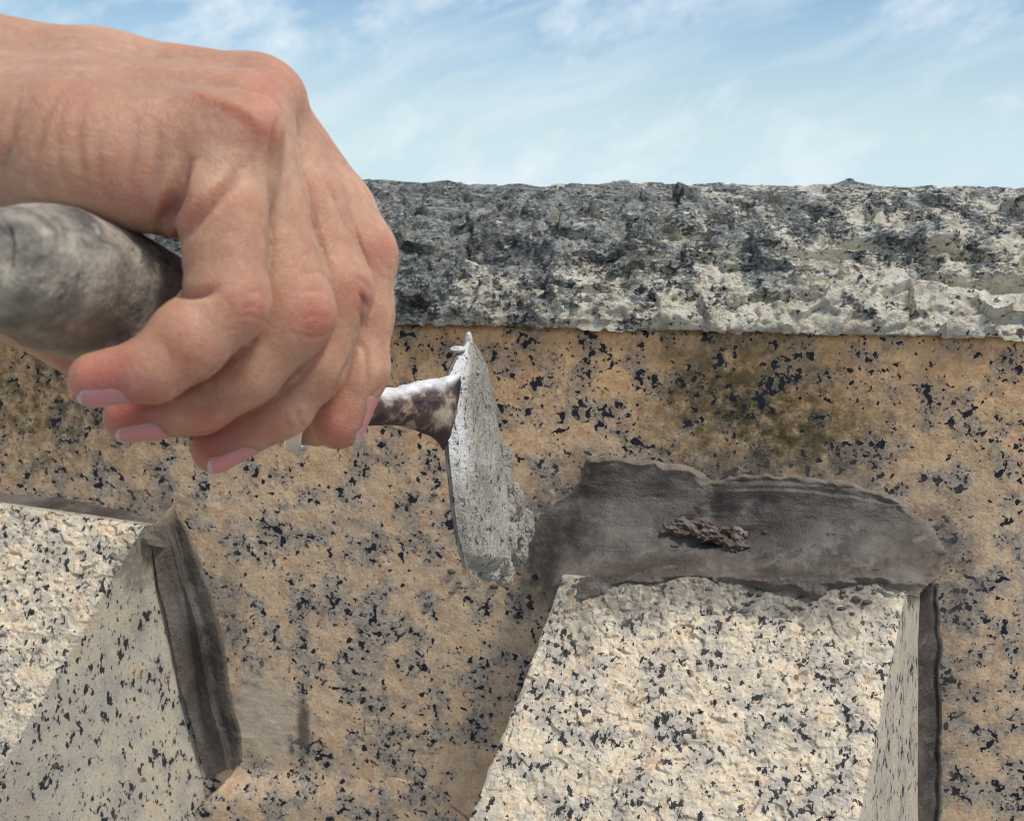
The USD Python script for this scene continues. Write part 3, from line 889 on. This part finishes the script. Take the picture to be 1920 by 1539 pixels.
def handle():
    a = poly(np.c_[H_PTS, H_RAD], 140)
    v, f = tube_mesh(a[:, :3], a[:, 3], 120)
    n = trimesh.Trimesh(v, f, process=False).vertex_normals
    d = .0004 * (fbm(v * 90, 4, 401) - .5) + .0003 * (fbm(v * 400, 3, 402) - .5) + .0003 * smoothstep(.58, .66, fbm(v * 130, 3, 403))
    return v + n * d[:, None], f


part(trowel, 'handle', handle(), M_HANDLE)


def neck():
    c = poly([(*at(610, 728, .262), .0044, .0042), (*at(690, 766, .2735), .0042, .0041), (*at(740, 764, .279), .0038, .0044), (*at(790, 764, .2845), .0040, .0062), (*at(826, 768, .288), .0036, .0076), (*at(846, 772, .2905), .0020, .0100)], 120)
    v, f = tube_mesh(c[:, :3], c[:, 3], 84, c[:, 4])
    n = trimesh.Trimesh(v, f, process=False).vertex_normals
    crust = smoothstep(.45, .8, n[:, 2] + .5 * (fbm(v * 260, 3, 411) - .5))
    v = v + n * (.0009 * crust * (fbm(v * 500, 3, 413) + .3) + .0006 * (fbm(v * 330, 4, 412) - .5))[:, None]
    return (v, f), dict(crust=crust)


mesh, a = neck()
part(trowel, 'neck', mesh, M_STEEL, attrs=a, label='rust stained steel neck crusted white on top')

# blade: seen almost edge on; front and back edges as pixel and depth
B_FRONT = np.array([(876, 640, .303), (862, 662, .297), (847, 690, .291), (836, 725, .2885), (835, 770, .2885), (838, 830, .289), (845, 900, .290), (853, 970, .292), (864, 1030, .294), (874, 1066, .296)], float)
B_BACK = np.array([(880, 636, .304), (894, 660, .307), (906, 690, .312), (918, 740, .317), (928, 790, .321), (936, 840, .323), (944, 900, .323), (942, 970, .321), (932, 1030, .315), (916, 1074, .309)], float)


def ruled(front, back, nv, nu):
    A, B = poly(front, nv), poly(back, nv)
    u, v = np.meshgrid(np.linspace(0, 1, nu), np.linspace(0, 1, nv))
    Q = A[:, None] * (1 - u[..., None]) + B[:, None] * u[..., None]
    return at(Q[..., 0], Q[..., 1], Q[..., 2]), u, v


PB, _, _ = ruled(B_FRONT + [2.5, -2, 0], B_BACK, 60, 20)
BN = np.cross(PB[30, 19] - PB[30, 0], PB[59, 10] - PB[0, 10]); BN /= np.linalg.norm(BN)
if BN @ RIGHT < 0:
    BN = -BN
part(trowel, 'blade', outward(*slab(PB - .0003 * BN, -.0009 * BN), BN), M_STEEL, attrs=dict(crust=np.full(60 * 20 + 2 * (2 * 60 + 2 * 20 - 4) + 1, .35)))

load = thing('mortar_load', 'lump of grey pitted mortar spread along the trowel blade', 'mortar', at(890, 900, .305))


def load_mesh():
    nv, nu = 460, 150
    P, u, v = ruled(B_FRONT, B_BACK, nv, nu)
    x, y = u * 46, v * 62            # millimetres
    T = 3.4 * np.clip(np.sin(np.pi * np.clip(u * .93 + .07, 0, 1)), 0, 1) ** .6 * smoothstep(0, .18, v) * smoothstep(1.0, .93, v)
    T += .55 + 2.0 * np.exp(-((u - .8) / .2) ** 2) * smoothstep(.45, .8, v)
    T += .8 * nz(x / 6, y / 22, 0, 421, 4) * 1.6 + .35 * ridge(x / 3.5, y / 14, 422, 3) + .35 * nz(x / 1.2, y / 2.4, 0, 423, 3)
    holes = smoothstep(.64, .74, fbm(np.stack([x / 1.5, y / 3.2, 0 * x], -1), 3, 424))
    T -= .8 * holes
    T = np.maximum(T, .25)
    rimd = np.minimum(np.minimum(u * 20, (1 - u) * 20), np.minimum(v * 60, (1 - v) * 40))
    T *= smoothstep(-.1, 1.0, rimd) * .8 + .2
    dry = smoothstep(.30, .06, u + .10 * nz(x / 8, y / 8, 0, 426, 3)) * smoothstep(.75, .45, v)
    fr, fc = outward(*slab(P + (T / 1000)[..., None] * BN, P - .0001 * BN), BN)
    return (fr, fc), np.r_[dry.ravel(), np.zeros(len(fr) - nv * nu)]


mesh, dry = load_mesh()
part(load, 'mortar_layer', mesh, M_LOAD, attrs=dict(dry=dry))


def lumps():
    """Ragged lumps hanging from the back edge down to the joint, and the torn peak at the tip."""
    rng = np.random.default_rng(9)
    ms, dr = [], []
    spec = [(940, 905, .321, 3.0, 6.5), (946, 955, .323, 3.2, 7), (950, 1005, .324, 3.2, 6.0), (938, 1045, .319, 3.2, 5.5), (915, 1068, .310, 3.2, 3.2), (968, 990, .332, 2.8, 6), (944, 868, .3215, 2.6, 5), (945, 1075, .325, 3.0, 3.8), (972, 1030, .335, 3.0, 5.6), (985, 985, .337, 2.6, 5.0), (966, 940, .328, 2.6, 5.5)]
    for k, (px, py, d, rx, rz) in enumerate(spec):
        b = trimesh.creation.icosphere(5, 1.0)
        v = b.vertices * (1 + .75 * (fbm(b.vertices * 1.6 + 7 * k, 4, k + 430) - .5) + .22 * (fbm(b.vertices * 6 + 5 * k, 3, k + 450) - .5))[:, None]
        v = v * [rx / 1000, rx / 1000 * 1.1, rz / 1000]
        ms.append(trimesh.Trimesh(v + at(px, py, d), b.faces, process=False)); dr.append(np.full(len(v), .0))
    for k, (px, py, d, rx, rz, dx) in enumerate([(879, 640, .304, 1.0, 2.6, 0), (858, 655, .297, 2.0, .9, -.5)]):
        b = trimesh.creation.icosphere(4, 1.0)
        v = b.vertices * (1 + .6 * (fbm(b.vertices * 1.8 + 3 * k, 3, k + 470) - .5))[:, None] * [rx / 1000, rx / 1000, rz / 1000]
        ms.append(trimesh.Trimesh(v + at(px, py, d), b.faces, process=False)); dr.append(np.full(len(v), .9))
    m = trimesh.util.concatenate(ms)
    return (np.array(m.vertices), np.array(m.faces)), np.concatenate(dr)


mesh, dry = lumps()
part(load, 'mortar_lumps', mesh, M_LOAD, attrs=dict(dry=dry), label='ragged wet lumps at the back edge', kind='stuff')

# ------------------------------------------------------------------ the hand: one continuous surface grown from joints
# joints as (pixel x, pixel y, depth in mm, radius in pixels); bones are tapered capsules blended into one field
def joint3(j):
    x, y, d, r = j
    return np.r_[(x - 960) / F * d, (769.5 - y) / F * d, d, r * d / F]


FINGERS = dict(
    little=[(428, 268, 196, 90), (418, 400, 191, 84), (428, 566, 187, 76), (350, 642, 184, 73), (288, 692, 182, 60), (178, 711, 181, 50)],
    ring=[(455, 232, 208, 92), (487, 400, 205, 93), (531, 585, 202, 93), (452, 690, 199, 74), (372, 753, 198, 61), (240, 781, 198, 47)],
    middle=[(474, 200, 222, 94), (560, 390, 219, 88), (612, 545, 216, 86), (572, 682, 213, 76), (526, 757, 212, 61), (404, 839, 211, 46)],
    index=[(486, 225, 238, 90), (617, 402, 235, 84), (660, 480, 233, 83), (667, 590, 231, 70), (664, 690, 229, 64), (634, 790, 227, 52)],
)
PALM = [
    [(-520, 300, 196, 100), (-120, 262, 197, 112), (150, 285, 196, 108), (428, 268, 196, 90)],
    [(-520, 250, 204, 110), (-120, 215, 206, 120), (180, 225, 207, 108), (455, 232, 208, 90)],
    [(-520, 220, 214, 110), (-120, 128, 218, 118), (190, 172, 220, 104), (474, 198, 221, 92)],
    [(-520, 260, 226, 105), (-120, 190, 236, 104), (200, 205, 238, 96), (486, 225, 237, 88)],
    [(-60, 300, 197, 98), (140, 296, 194, 112), (258, 344, 195, 70)],
    [(258, 344, 195, 70), (354, 364, 197, 57), (420, 390, 198, 62)],
    [(430, 330, 196, 70), (354, 364, 199, 54)],
    [(160, 300, 215, 95), (340, 330, 225, 90), (520, 360, 232, 60)],
    [(-200, 330, 240, 100), (-60, 400, 250, 92)],
]
THUMB = [(-160, 360, 250, 104), (-60, 530, 256, 78), (150, 622, 262, 74), (350, 722, 268, 70), (480, 760, 270, 64), (592, 786, 270, 50)]
FOREARM = [[(-520, 262, 206, 128), (-1150, 240, 225, 165), (-2100, 200, 262, 205)], [(-520, 240, 226, 120), (-1150, 200, 250, 165), (-2100, 150, 285, 205)]]


def cap(P, a, b):
    ab = b[:3] - a[:3]
    t = np.clip(((P - a[:3]) @ ab) / (ab @ ab), 0, 1)
    return np.linalg.norm(P - a[:3] - t[:, None] * ab, axis=1) - (a[3] + t * (b[3] - a[3]))


def smin(a, b, k):
    h = np.clip(.5 + .5 * (b - a) / k, 0, 1)
    return b + (a - b) * h - k * h * (1 - h)


def chain(P, js, k):
    js = [joint3(j) for j in js]
    d = None
    for a, b in zip(js, js[1:]):
        c = cap(P, a, b)
        d = c if d is None else smin(d, c, k)
    return d


HP_MM = np.stack([(H_PTS - CAM) @ RIGHT, (H_PTS - CAM) @ UP, (H_PTS - CAM) @ FWD], 1) * 1000
EXTRA = [  # knuckle heads and pads: x, y, depth, radius px, blend mm
    (486, 228, 191, 38, 6), (520, 178, 215, 42, 6),
]


def hand_field(P):
    """Signed distance in millimetres at points in camera axes (right, up, forward)."""
    d = None
    for js in PALM + FOREARM:
        c = chain(P, js, 5.0)
        d = c if d is None else smin(d, c, 7.0)
    d = smin(d, chain(P, THUMB, 4.0), 6.0)
    fs = None
    for nm in ('little', 'ring', 'middle', 'index'):
        c = chain(P, FINGERS[nm], 2.2)
        fs = c if fs is None else smin(fs, c, .7)
    d = smin(d, fs, 2.4)
    for x, y, dd, r, k in EXTRA:
        j = joint3((x, y, dd, r))
        d = smin(d, np.linalg.norm(P - j[:3], axis=1) - j[3], k)
    h = None
    for i in range(len(HP_MM) - 1):
        c = cap(P, np.r_[HP_MM[i], H_RAD[i] * 1000 - .45], np.r_[HP_MM[i + 1], H_RAD[i + 1] * 1000 - .45])
        h = c if h is None else np.minimum(h, c)
    return -smin(-d, h, .8)                                                  # the flesh gives way to the handle


def grow(field, lo, hi, h):
    """Surface nets of a field on a grid, evaluated closely only near the surface."""
    lo, hi = np.array(lo, float), np.array(hi, float)
    c = 5
    n = np.ceil((hi - lo) / (h * c)).astype(int)
    g = [lo[k] + np.arange(n[k]) * h * c + h * (c - 1) / 2 for k in range(3)]
    G = np.stack(np.meshgrid(*g, indexing='ij'), -1).reshape(-1, 3)
    co = field(G).reshape(n)
    phi = np.repeat(np.repeat(np.repeat(co, c, 0), c, 1), c, 2)
    near = np.abs(co) < h * c * 1.4
    act = np.argwhere(np.repeat(np.repeat(np.repeat(near, c, 0), c, 1), c, 2))
    for k in range(0, len(act), 1_500_000):
        a = act[k:k + 1_500_000]
        phi[a[:, 0], a[:, 1], a[:, 2]] = field(lo + a * h)
    for ax in range(3):                                                       # close it at the box
        sl = [slice(None)] * 3
        for e in (0, -1):
            sl[ax] = e; phi[tuple(sl)] = np.maximum(phi[tuple(sl)], .3 * h)
    ins = phi < 0
    N = np.array(phi.shape) - 1
    cnt = np.zeros(N, np.int8)
    for dx, dy, dz in np.ndindex(2, 2, 2):
        cnt += ins[dx:N[0] + dx, dy:N[1] + dy, dz:N[2] + dz]
    cells = np.argwhere((cnt > 0) & (cnt < 8))
    idx = np.full(N, -1); idx[tuple(cells.T)] = np.arange(len(cells))
    acc, num = np.zeros((len(cells), 3)), np.zeros(len(cells))
    corners = list(np.ndindex(2, 2, 2))
    for p in corners:
        for ax in range(3):
            if p[ax] == 0:
                q = list(p); q[ax] = 1
                fa = phi[tuple((cells + p).T)]; fb = phi[tuple((cells + q).T)]
                x = (fa < 0) != (fb < 0)
                t = fa[x] / (fa[x] - fb[x])
                pt = np.array(p)[None] + t[:, None] * (np.array(q) - p)[None]
                acc[x] += pt; num[x] += 1
    V = lo + (cells + acc / num[:, None]) * h
    from scipy.ndimage import map_coordinates
    phi32 = phi.astype(np.float32)

    def sampled(P):
        return map_coordinates(phi32, ((P - lo) / h).T, order=1, mode='nearest')
    faces = []
    for ax in range(3):
        o1, o2 = [(1, 2), (2, 0), (0, 1)][ax]
        sl_a, sl_b = [slice(None)] * 3, [slice(None)] * 3
        sl_a[ax], sl_b[ax] = slice(0, -1), slice(1, None)
        e = np.argwhere(ins[tuple(sl_a)] != ins[tuple(sl_b)])
        e = e[(e[:, o1] > 0) & (e[:, o2] > 0) & (e[:, o1] < N[o1]) & (e[:, o2] < N[o2])]
        a = e.copy(); b = e.copy(); b[:, o1] -= 1; cc = b.copy(); cc[:, o2] -= 1; dd = e.copy(); dd[:, o2] -= 1
        q = np.stack([idx[tuple(x.T)] for x in (a, b, cc, dd)], 1)
        flip = ~ins[tuple(e.T)]
        q[flip] = q[flip][:, ::-1]
        faces.append(q)
    q = np.vstack(faces)
    return V, np.vstack([q[:, [0, 1, 2]], q[:, [0, 2, 3]]]), sampled


def gradient(field, P, e=.15):
    g = np.stack([field(P + e * np.eye(3)[k]) - field(P - e * np.eye(3)[k]) for k in range(3)], 1)
    return g / np.maximum(np.linalg.norm(g, axis=1, keepdims=True), 1e-9)


def to_world(P):
    return CAM + (P[:, 0, None] * RIGHT + P[:, 1, None] * UP + P[:, 2, None] * FWD) / 1000


def strokes(V, N, lines):
    """Depth in mm pressed into the near side of the skin along pixel curves: (points, width px, depth mm)."""
    px, py = 960 + F * V[:, 0] / V[:, 2], 769.5 - F * V[:, 1] / V[:, 2]
    facing = (N * -V).sum(1) / np.linalg.norm(V, axis=1)
    out = np.zeros(len(V))
    for pts, w, a, dmax in lines:
        c = poly(np.array(pts, float), 60) if len(pts) > 2 else np.linspace(pts[0], pts[1], 40)
        m = (np.abs(px - c[:, 0].mean()) < np.ptp(c[:, 0]) / 2 + 4 * w) & (np.abs(py - c[:, 1].mean()) < np.ptp(c[:, 1]) / 2 + 4 * w) & (V[:, 2] < dmax) & (facing > -.2)
        i = np.nonzero(m)[0]
        if len(i) == 0:
            continue
        D = np.hypot(px[i, None] - c[None, :, 0], py[i, None] - c[None, :, 1])
        k = D.argmin(1)
        fade = np.sin(np.pi * np.clip((k + 2) / 63, 0, 1)) ** .6
        out[i] += a * np.exp(-(D.min(1) / w) ** 2) * fade
    return out


person = thing('person', 'bare right forearm and hand of a person, fingers curled round the trowel handle', 'person', at(300, 350, .2))
# depth limits keep a crease or groove on the layer it belongs to
CREASES_AND_GROOVES = [
    ([(354, 305), (340, 345), (318, 390), (298, 436)], 12, 2.6, 206), ([(448, 318), (412, 360), (372, 402), (338, 448)], 11, 2.6, 206), ([(372, 300), (362, 330), (350, 360)], 16, -.9, 206), ([(330, 300), (312, 345), (290, 390)], 18, -.9, 206),
    ([(322, 548), (362, 548), (405, 540)], 9, 1.9, 198),
    ([(36, 190), (14, 260), (0, 335)], 8, .6, 215), ([(60, 190), (26, 250), (4, 345)], 7, .5, 215), ([(112, 175), (80, 240), (68, 345)], 8, .6, 215), ([(130, 190), (108, 260), (122, 345)], 7, .4, 215),
    ([(205, 215), (185, 280), (190, 360)], 9, .4, 215), ([(255, 215), (250, 290), (238, 350)], 9, .7, 215), ([(300, 240), (296, 300), (280, 360)], 9, .7, 215), ([(160, 190), (150, 260), (160, 340)], 8, .6, 215),
    ([(528, 215), (514, 265), (508, 330)], 7, .9, 206),
    ([(560, 520), (590, 510), (618, 530)], 4, .35, 212), ([(560, 548), (596, 545), (624, 562)], 3.5, .3, 212), ([(565, 625), (595, 632), (620, 618)], 4, .3, 212),
    ([(455, 560), (485, 545), (503, 565)], 4, .3, 196), ([(440, 600), (470, 592), (500, 604)], 4, .3, 196),
    ([(668, 520), (685, 528), (698, 545)], 4, .5, 224), ([(672, 548), (684, 562), (692, 580)], 5, .6, 224), ([(676, 585), (682, 600), (680, 622)], 5, .5, 224),
    ([(672, 640), (690, 672), (688, 720)], 5, .7, 240), ([(668, 650), (648, 690), (618, 735)], 4, .3, 240), ([(712, 480), (725, 500), (738, 505)], 3.5, .25, 240), ([(700, 500), (715, 518), (738, 525)], 3.5, .25, 240),
    ([(690, 745), (705, 735), (722, 720)], 4, .3, 240), ([(325, 745), (335, 735), (332, 720)], 4, .35, 196),
    ([(572, 800), (560, 785), (556, 765)], 4, .35, 220), ([(545, 812), (538, 790), (535, 775)], 4, .3, 220),
]
CREASES_AND_GROOVES += [  # grooves along finger outlines, shaped to darken the contact; finer creases come last
    ([(505, 330), (509, 420), (503, 520)], 5, .7, 204), ([(500, 630), (440, 672), (380, 712), (325, 754)], 5, .7, 204), ([(325, 754), (280, 762), (240, 760)], 5, .6, 204),
    ([(556, 300), (588, 410), (622, 520)], 5, .7, 219), ([(616, 640), (560, 715), (490, 766), (420, 804)], 5, .7, 216), ([(420, 804), (390, 814), (358, 816)], 5, .5, 216),
    ([(608, 330), (648, 410), (694, 500)], 5, .7, 234), ([(672, 645), (642, 712), (596, 778)], 5, .7, 232),
    ([(300, 640), (318, 660), (322, 690)], 4, .3, 196), ([(390, 690), (402, 712), (398, 738)], 4, .3, 206), ([(420, 560), (432, 575), (430, 600)], 4, .25, 196), ([(452, 580), (470, 574), (492, 584)], 3.5, .3, 196), ([(556, 600), (586, 592), (616, 598)], 3.5, .3, 212),
]
RAISED = [([(330, 170), (400, 185), (455, 205), (495, 240)], 12, -.7, 215), ([(290, 130), (380, 140), (450, 150), (520, 190)], 12, -.6, 225)]
RED = [((480, 235), 46, .35, 210), ((478, 590), 40, .35, 196), ((592, 600), 36, .6, 210), ((682, 560), 34, .45, 225), ((190, 720), 70, .75, 196), ((250, 790), 70, .85, 206), ((400, 840), 75, .7, 220), ((500, 800), 60, .35, 220), ((640, 800), 60, .5, 240), ((350, 690), 90, .2, 196),
       ((720, 470), 30, .35, 240), ((330, 400), 40, .45, 205), ((500, 160), 40, .4, 225), ((250, 360), 90, .25, 205)]


def hand_mesh():
    V, Fc, near_field = grow(hand_field, (-262, -30, 165), (-15, 112, 310), .6)
    for _ in range(2):
        g = gradient(near_field, V, .5)
        V = V - g * np.clip(near_field(V), -.6, .6)[:, None]
    tm = trimesh.Trimesh(V, Fc, process=False)
    tm = trimesh.smoothing.filter_taubin(tm, .5, .53, 3)
    V = np.array(tm.vertices)
    E = tm.edges_unique
    deg = np.bincount(E.ravel(), minlength=len(V))[:, None]
    for _ in range(8):                                                          # pull in stray points
        mean = np.zeros_like(V)
        np.add.at(mean, E[:, 0], V[E[:, 1]]); np.add.at(mean, E[:, 1], V[E[:, 0]])
        mean /= np.maximum(deg, 1)
        far = np.linalg.norm(V - mean, axis=1) > .45
        V[far] = mean[far]
    N = gradient(near_field, V, .6)
    px, py = 960 + F * V[:, 0] / V[:, 2], 769.5 - F * V[:, 1] / V[:, 2]
    V = V - N * strokes(V, N, CREASES_AND_GROOVES + RAISED)[:, None]
    # soft unevenness of flesh
    V = V + N * (.7 * (fbm(V / 11, 3, 501) - .5) + .22 * (fbm(V / 3.2, 3, 502) - .5))[:, None]
    red = np.zeros(len(V))
    for (x, y), r, a, dmax in RED:
        e = ((px - x) ** 2 + (py - y) ** 2) / r ** 2
        red = np.maximum(red, a * np.exp(-e) * (V[:, 2] < dmax))
    red *= 1.0 + .5 * fbm(V / 4, 3, 503)
    # fine cross-hatched wrinkling over the wrist and the side of the hand, and on the joints
    wr = .55 * np.exp(-((px - 130) / 150) ** 2 - ((py - 160) / 95) ** 2) + .6 * np.exp(-((px - 330) / 110) ** 2 - ((py - 190) / 70) ** 2) + .08
    wr = np.clip(wr + .4 * np.exp(-((px - 590) ** 2 + (py - 590) ** 2) / 40 ** 2), 0, 1)
    mark = np.zeros(len(V))
    for x, y, rx, ry, a, dmax in ((684, 566, 8, 18, .75, 225), (680, 600, 5, 10, .4, 225), (645, 305, 4, 4, .5, 240), (625, 470, 4, 4, .45, 215), (440, 370, 5, 4, .3, 200), (455, 605, 8, 5, .35, 196), (412, 470, 3, 3, .4, 196), (520, 470, 3, 3, .4, 212), (300, 250, 3, 3, .4, 200), (150, 140, 4, 4, .35, 220), (560, 700, 4, 3, .4, 206)):
        mark = np.maximum(mark, a * np.exp(-((px - x) / rx) ** 2 - ((py - y) / ry) ** 2) * (V[:, 2] < dmax))
    return to_world(V), Fc, dict(red=np.clip(red, 0, 1), wrinkle=wr, mark=mark)


hv, hf, ha = hand_mesh()
if np.einsum('ij,ij->', hv[hf[:, 0]] - hv.mean(0), np.cross(hv[hf[:, 1]] - hv.mean(0), hv[hf[:, 2]] - hv.mean(0))) < 0:
    hf = hf[:, ::-1]
body = part(person, 'hand', (hv, hf), M_SKIN, attrs=ha)


def fingernail(px, py, d0, along, across, length, width):
    """A curved plate laid on the skin: centre pixel, direction to the tip and across as (px, py, depth mm), size mm."""
    def v3(t):
        a = np.array([t[0], -t[1], t[2]], float)
        return a / np.linalg.norm(a)
    c = np.array([(px - 960) / F * d0, (769.5 - py) / F * d0, d0])
    A = v3(along); B = v3(across); B = B - (B @ A) * A; B /= np.linalg.norm(B)
    nv, nu = 40, 30
    u, v = np.meshgrid(np.linspace(-1, 1, nu), np.linspace(-1, 1, nv))
    lim = np.clip(1 - np.clip((-v - .35) / .65, 0, 1) ** 2.4, 0.02, 1) ** .5 * np.clip(1 - .55 * np.clip((v - .5) / .5, 0, 1) ** 2.5, .02, 1)
    P = (c + u.ravel()[:, None] * lim.ravel()[:, None] * B * width / 2 + v.ravel()[:, None] * A * length / 2)
    for _ in range(5):
        g = gradient(hand_field, P)
        P = P - g * np.clip(hand_field(P), -2, 2)[:, None]
    g = gradient(hand_field, P, .8)
    P = P + g * (-.02 + .26 * np.clip(1 - u.ravel() ** 2, 0, 1) - .12 * np.clip(-v.ravel() - .6, 0, 1))[:, None]
    W = to_world(P).reshape(nv, nu, 3)
    gw = (g[:, 0, None] * RIGHT + g[:, 1, None] * UP + g[:, 2, None] * FWD).reshape(nv, nu, 3)
    m = outward(*slab(W, W - .0007 * gw), gw.mean((0, 1)))
    tip = .75 * smoothstep(.74, .9, v - .2 * (1 - u ** 2) + .2) + .35 * smoothstep(.75, 1.0, np.abs(u)) * smoothstep(.9, .7, v)
    part(body, 'fingernail', m, M_NAIL, attrs=dict(tip=np.r_[tip.ravel(), np.full(len(m[0]) - nv * nu, .5)]))


fingernail(196, 752, 180, (-1, .05, 0), (0, .25, 1), 8.0, 8.5)
fingernail(268, 817, 197, (-1, .22, 0), (0, .25, 1), 9.0, 9.5)
fingernail(438, 860, 210, (-1, .46, 0), (.15, .25, 1), 9.5, 9.5)
fingernail(675, 776, 228, (-.46, 1, 0), (.55, .1, 1), 9.5, 7.5)

ring = thing('finger_ring', 'thin silver ring glinting under the curled fingers', 'ring', at(560, 782, .270))


def ring_mesh():
    c, t = at(568, 781, .270), at(610, 792, .270) - at(510, 768, .270)
    t /= np.linalg.norm(t)
    a = np.cross(t, [0, 0, 1.0]); a /= np.linalg.norm(a); b = np.cross(a, t)
    R = 64 * .270 / F
    th = np.linspace(0, 2 * np.pi, 120, endpoint=False)
    prof = np.array([(math.cos(q) * .0021, math.sin(q) * .0008) for q in np.linspace(0, 2 * np.pi, 16, endpoint=False)])
    P = np.array([[c + t * x + (a * math.cos(q) + b * math.sin(q)) * (R + y) for x, y in prof] for q in th])
    i = np.arange(120)[:, None] * 16 + np.arange(16)[None]
    r_ = lambda k, l: ((np.arange(120)[:, None] + k) % 120) * 16 + (np.arange(16)[None] + l) % 16
    q = np.stack([r_(0, 0), r_(1, 0), r_(1, 1), r_(0, 1)], -1).reshape(-1, 4)
    v, f = P.reshape(-1, 3), np.vstack([q[:, [0, 1, 2]], q[:, [0, 2, 3]]])
    return (v, f) if trimesh.Trimesh(v, f, process=False).volume > 0 else (v, f[:, ::-1])


part(ring, 'band', ring_mesh(), M_SILVER)

# ------------------------------------------------------------------ the ground, out of sight below and beyond the wall
def ground():
    r = np.r_[0, np.geomspace(.6, 3000, 60)]
    th = np.linspace(0, 2 * np.pi, 97)
    R, T = np.meshgrid(r, th, indexing='ij')
    P = np.stack([R * np.cos(T), R * np.sin(T), .03 * nz(R * np.cos(T), R * np.sin(T), 0, 601) * np.minimum(R, 1) - .03], -1)
    q = quads(*R.shape)
    v, f = P.reshape(-1, 3), np.vstack([q[:, [0, 1, 2]], q[:, [0, 2, 3]]])
    return outward(v, f[f[:, 0] != f[:, 1]], np.array([0, 0, 1.0]))


g = usdkit.mesh(stage, '/World/ground', ground(), M_SOIL, smooth=True)
tag(g.GetPrim(), 'bare earth and thin grass at the foot of the wall', 'ground', kind='structure')
